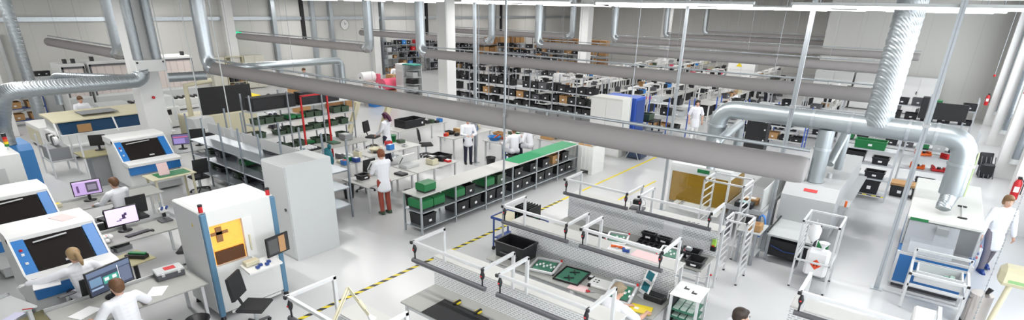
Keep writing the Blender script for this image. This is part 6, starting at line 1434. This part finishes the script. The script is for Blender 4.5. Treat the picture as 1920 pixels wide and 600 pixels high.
ROWX = [(-17.0, 24.6, 14), (-14.3, 24.6, 14), (-11.6, 24.6, 8), (-9.0, 27.8, 10), (-4.2, 29.2, 4), (-1.6, 29.4, 4)]
RN = ['row beside the third hall column', 'second station row', 'middle station row', 'station row behind the blue cabinet', 'row behind the pale back-wall rack', 'row nearest the block wall']
first_s = first_c = True
SM = [BLACK, BLACK, BLACK, BLACK, BLACK, BLACK, DGREY, DGREY, MGREY, BEIGE, PINK, BLUE, OLIVE, PAPER, CARD]
for ri, (x, y0, n) in enumerate(ROWX):
    for k in range(n):
        y = y0+k*1.68; side = 1 if (ri+k) % 2 else -1
        rz = PI/2 if ri % 2 else -PI/2
        lab = f'white assembly station, {ORD[k]} in the {RN[ri]}'
        if first_s: st['label'] = lab; st['group'] = 'assembly stations'; st.location = (x, y, 0); st.rotation_euler.z = rz; first_s = False
        else: dup(st, (x, y, 0), rz, lab, 'assembly stations')
        dx = -.78 if ri % 2 == 0 else .78
        if rnd.random() < .62:
            cl = f'dark swivel chair at the {ORD[k]} station of the {RN[ri]}'
            a = (-PI/2 if ri % 2 == 0 else PI/2)+rnd.uniform(-.5, .5)
            if first_c: far_chair['label'] = cl; far_chair['group'] = 'station chairs'; far_chair.location = (x+dx, y, 0); far_chair.rotation_euler.z = a; first_c = False
            else: dup(far_chair, (x+dx, y, 0), a, cl, 'station chairs')
        for j in range(rnd.choice((2, 3, 3))):
            m = rnd.choice(SM); top = rnd.random() < .45
            sx = 1 if ri % 2 == 0 else -1
            bin_(f'{m.name.split("_")[0]} bin, {ORD[j]} on the {ORD[k]} station of the {RN[ri]}', x+sx*(.27 if top else rnd.uniform(-.2, .02)), y-.40+j*.38+rnd.uniform(-.05, .05), 1.391 if top else .881, rnd.choice((.26, .34)), .3, rnd.choice((.12, .18, .26)) if not top else .17, m, rz+rnd.uniform(-.3, .3), 'bins on the assembly stations')
# racks with blue frames near the walking woman and other far furniture
for i, (x, y, L) in enumerate(((-7.6, 24.6, 2.4), (-10.0, 22.9, 1.8), (-5.2, 24.0, 1.4))):
    rack(('blue framed bin rack beside the walking dark-haired woman', 'blue framed low rack behind the blue cabinet', 'blue framed rack right behind the big pipe elbow')[i], x, y, L, .6, (.3, .85, 1.35), 1.65, 2, 0, m=mat('frame_blue', (.04, .10, .42), .4), sm=LGREY)
    fill(None, ('aisle', ('elbow rack', 'low blue rack', 'pipe blue rack')[i], ['bottom', 'middle', 'top']), x, y+.02, L, .55, (.3, .85, 1.35), 0, 80+i, (.4, .5, .26), ((BLACK, 5), (LGREY, 2), (CARD, 1)), .9, .46)
t = thing('case_cabinet', 'black cabinet with white dot latches between the pipe and the pale rack', 'cabinet', (-5.0, 21.9, 0))
B().m(BLACK).box(-.5, 0, .02, .25, .5, 1.5, .01).obj('body', t)
for x, z in ((.15, 1.3), (.15, 1.0), (.15, .6), (-.4, .5)): B().m(PAPER).box(x, -.01, z, x+.05, 0, z+.05).obj('latch', t)
t = thing('machine_block', 'grey and white bench machine with blue stripe near the walking woman', 'machine', (-9.6, 20.9, 0), .0)
B().m(WHITE).box(-.6, -.35, .02, -.2, .35, .95, .01).obj('cabinet', t); B().m(BLUE).box(-.45, -.36, .1, -.36, -.35, .85).obj('stripe_plate', t); B().m(MGREY).box(-.2, -.3, .15, .6, .3, .7, .03).obj('motor', t); B().m(BLACK).box(-.25, -.4, .95, .9, .4, .99).obj('tabletop', t); B().m(BLACK).box(.84, -.38, 0, .9, -.32, .95).obj('leg', t); B().m(BLACK).box(.84, .32, 0, .9, .38, .95).obj('leg', t)
tote('dark green tote on the grey bench machine near the walking woman', -9.3, 20.9, .992, .7, .5, .24, m=OLIVE)
for i in range(3):
    t = thing('wall_cabinet', f'long white low wall cabinet with dark handle, {("nearest the window wall", "middle one", "nearest the station rows")[i]} below the block wall', 'cabinet', (-1.9-i*2.1, 37.6, 0))
    B().m(WHITE).box(0, 0, .05, 2.0, .7, 2.0, .01).obj('body', t); B().m(WHITE).box(.02, -.02, .08, .99, 0, 1.96, .005).obj('door', t); B().m(WHITE).box(1.01, -.02, .08, 1.98, 0, 1.96, .005).obj('door', t); B().m(BLACK).box(.93, -.05, 1.1, .97, -.02, 1.25).obj('handle', t); B().m(DGREY).box(.03, .03, 0, 1.97, .67, .05).obj('plinth', t)
t = thing('electric_cabinet', 'wide white electrical cabinet with yellow warning triangle behind the third air duct', 'cabinet', (-12.0, 40, 0))
B().m(WHITE).box(0, 0, 0, 1.8, .7, 1.98, .01).obj('body', t); B().m(YEL).prism([(.55, 1.62), (.95, 1.62), (.75, 1.92)], -.01, -.003, 'y').obj('hazard_sticker', t); B().m(BLACK).box(1.6, -.03, 1.0, 1.64, 0, 1.15).obj('handle', t); B().m(LGREY).box(.89, -.008, .05, .91, 0, 1.93).obj('door_gap', t)
for i, (x, y, rz, pose) in enumerate(((-28.6, 17.6, -1.2, 'stand'), (-26.9, 22.9, -2.2, 'stand'), (-18.5, 28.4, .4, 'stand'), (-18.1, 29.8, 1.2, 'sit'), (-18.0, 31.2, 1.4, 'sit'), (-15.3, 26.0, -1.5, 'sit'), (-7.9, 36.2, 1.5, 'sit'), (-8.0, 29.0, 1.6, 'sit'), (-22.9, 12.3, -1.8, 'sit'), (-25.6, 6.3, -1.4, 'stand'))):
    person(('worker in a white coat standing before the cream lockers', 'worker with a black cap bending over the packing table', 'worker in a white coat standing behind the long black-bin rack', 'seated worker just past the standing one behind the black-bin rack', 'third white-coated worker in line behind the black-bin rack', 'seated worker at the second station row behind the black-bin rack', 'seated worker far back by the white electrical cabinet', 'seated worker at the station row behind the blue cabinet', 'worker with reddish hair beside the black folding screen', 'worker behind the long dark-glass machine')[i], (x, y, 0), rz, pose, hl=(-.2, .36, 1.0 if pose == 'stand' else .9), hr=(.2, .36, 1.0 if pose == 'stand' else .9), lean=.15, nod=.3, hair=(HAIRB, HAIRD, HAIRL, HAIRD, HAIRB)[i % 5], style=('short', 'short', 'bun', 'bob', 'short')[i % 5], vox=.022, sh=.55)
    if pose == 'sit': dup(far_chair, (x, y, 0), rz, f'dark swivel chair under the {("", "", "", "middle", "third in line", "second row", "farthest", "blue cabinet side", "folding screen", "dark-glass machine")[i]} seated worker')
# ------------------------------------------------------------------ countable bins: the 300 that show largest stay objects, the rest is one stock mesh
def thin_out(prefix, keep, name, label):
    bpy.context.view_layer.update(); dg = bpy.context.evaluated_depsgraph_get()
    cam_p = Vector((0, 0, CAMH)); rows = []
    for o in [o for o in COL.objects if o.type == 'MESH' and o.parent is None and o.name.startswith(prefix)]:
        bb = [o.matrix_world @ Vector(c) for c in o.bound_box]; ctr = sum(bb, Vector())/8
        seen = 0
        for p in [ctr] + [b.lerp(ctr, .25) for b in bb]:
            d = p-cam_p; f = d.dot(FW)
            if f <= 0: continue
            px, py = 960+F*d.dot(RT)/f, CY-F*d.dot(UP)/f
            if not (0 <= px <= 1920 and 0 <= py <= 600): continue
            ok, loc, nrm, idx, hit, mw = SC.ray_cast(dg, cam_p, d.normalized())
            if ok and hit.name == o.name: seen += 1
        rows.append((seen/(ctr-cam_p).length_squared, o))
    rows.sort(key=lambda r: -r[0])
    rest = [o for s, o in rows[keep:]]
    vs, fs, mi, ms = [], [], [], []
    for o in rest:
        b0 = len(vs); vs += [tuple(o.matrix_world @ v.co) for v in o.data.vertices]
        loc = []
        for m_ in o.data.materials:
            if m_ not in ms: ms.append(m_)
            loc.append(ms.index(m_))
        for p in o.data.polygons: fs.append([b0+i for i in p.vertices]); mi.append(loc[p.material_index])
    if not rest: return
    me = bpy.data.meshes.new(name); me.from_pydata(vs, [], fs)
    for m_ in ms: me.materials.append(m_)
    me.polygons.foreach_set('material_index', mi); me.update()
    so = bpy.data.objects.new(name, me); COL.objects.link(so); so['kind'] = 'stuff'; tag(so, label, 'storage bins')
    for o in rest: bpy.data.objects.remove(o)
    print('thinned', prefix, 'kept', len(rows)-len(rest), 'with view', sum(1 for s, o in rows[:keep] if s > 0), 'rest in view', sum(1 for s, o in rows[keep:] if s > 0))
thin_out('storage_bin', 300, 'bin_stock', 'remaining distant black and grey bins on the racks and stations of the far hall')
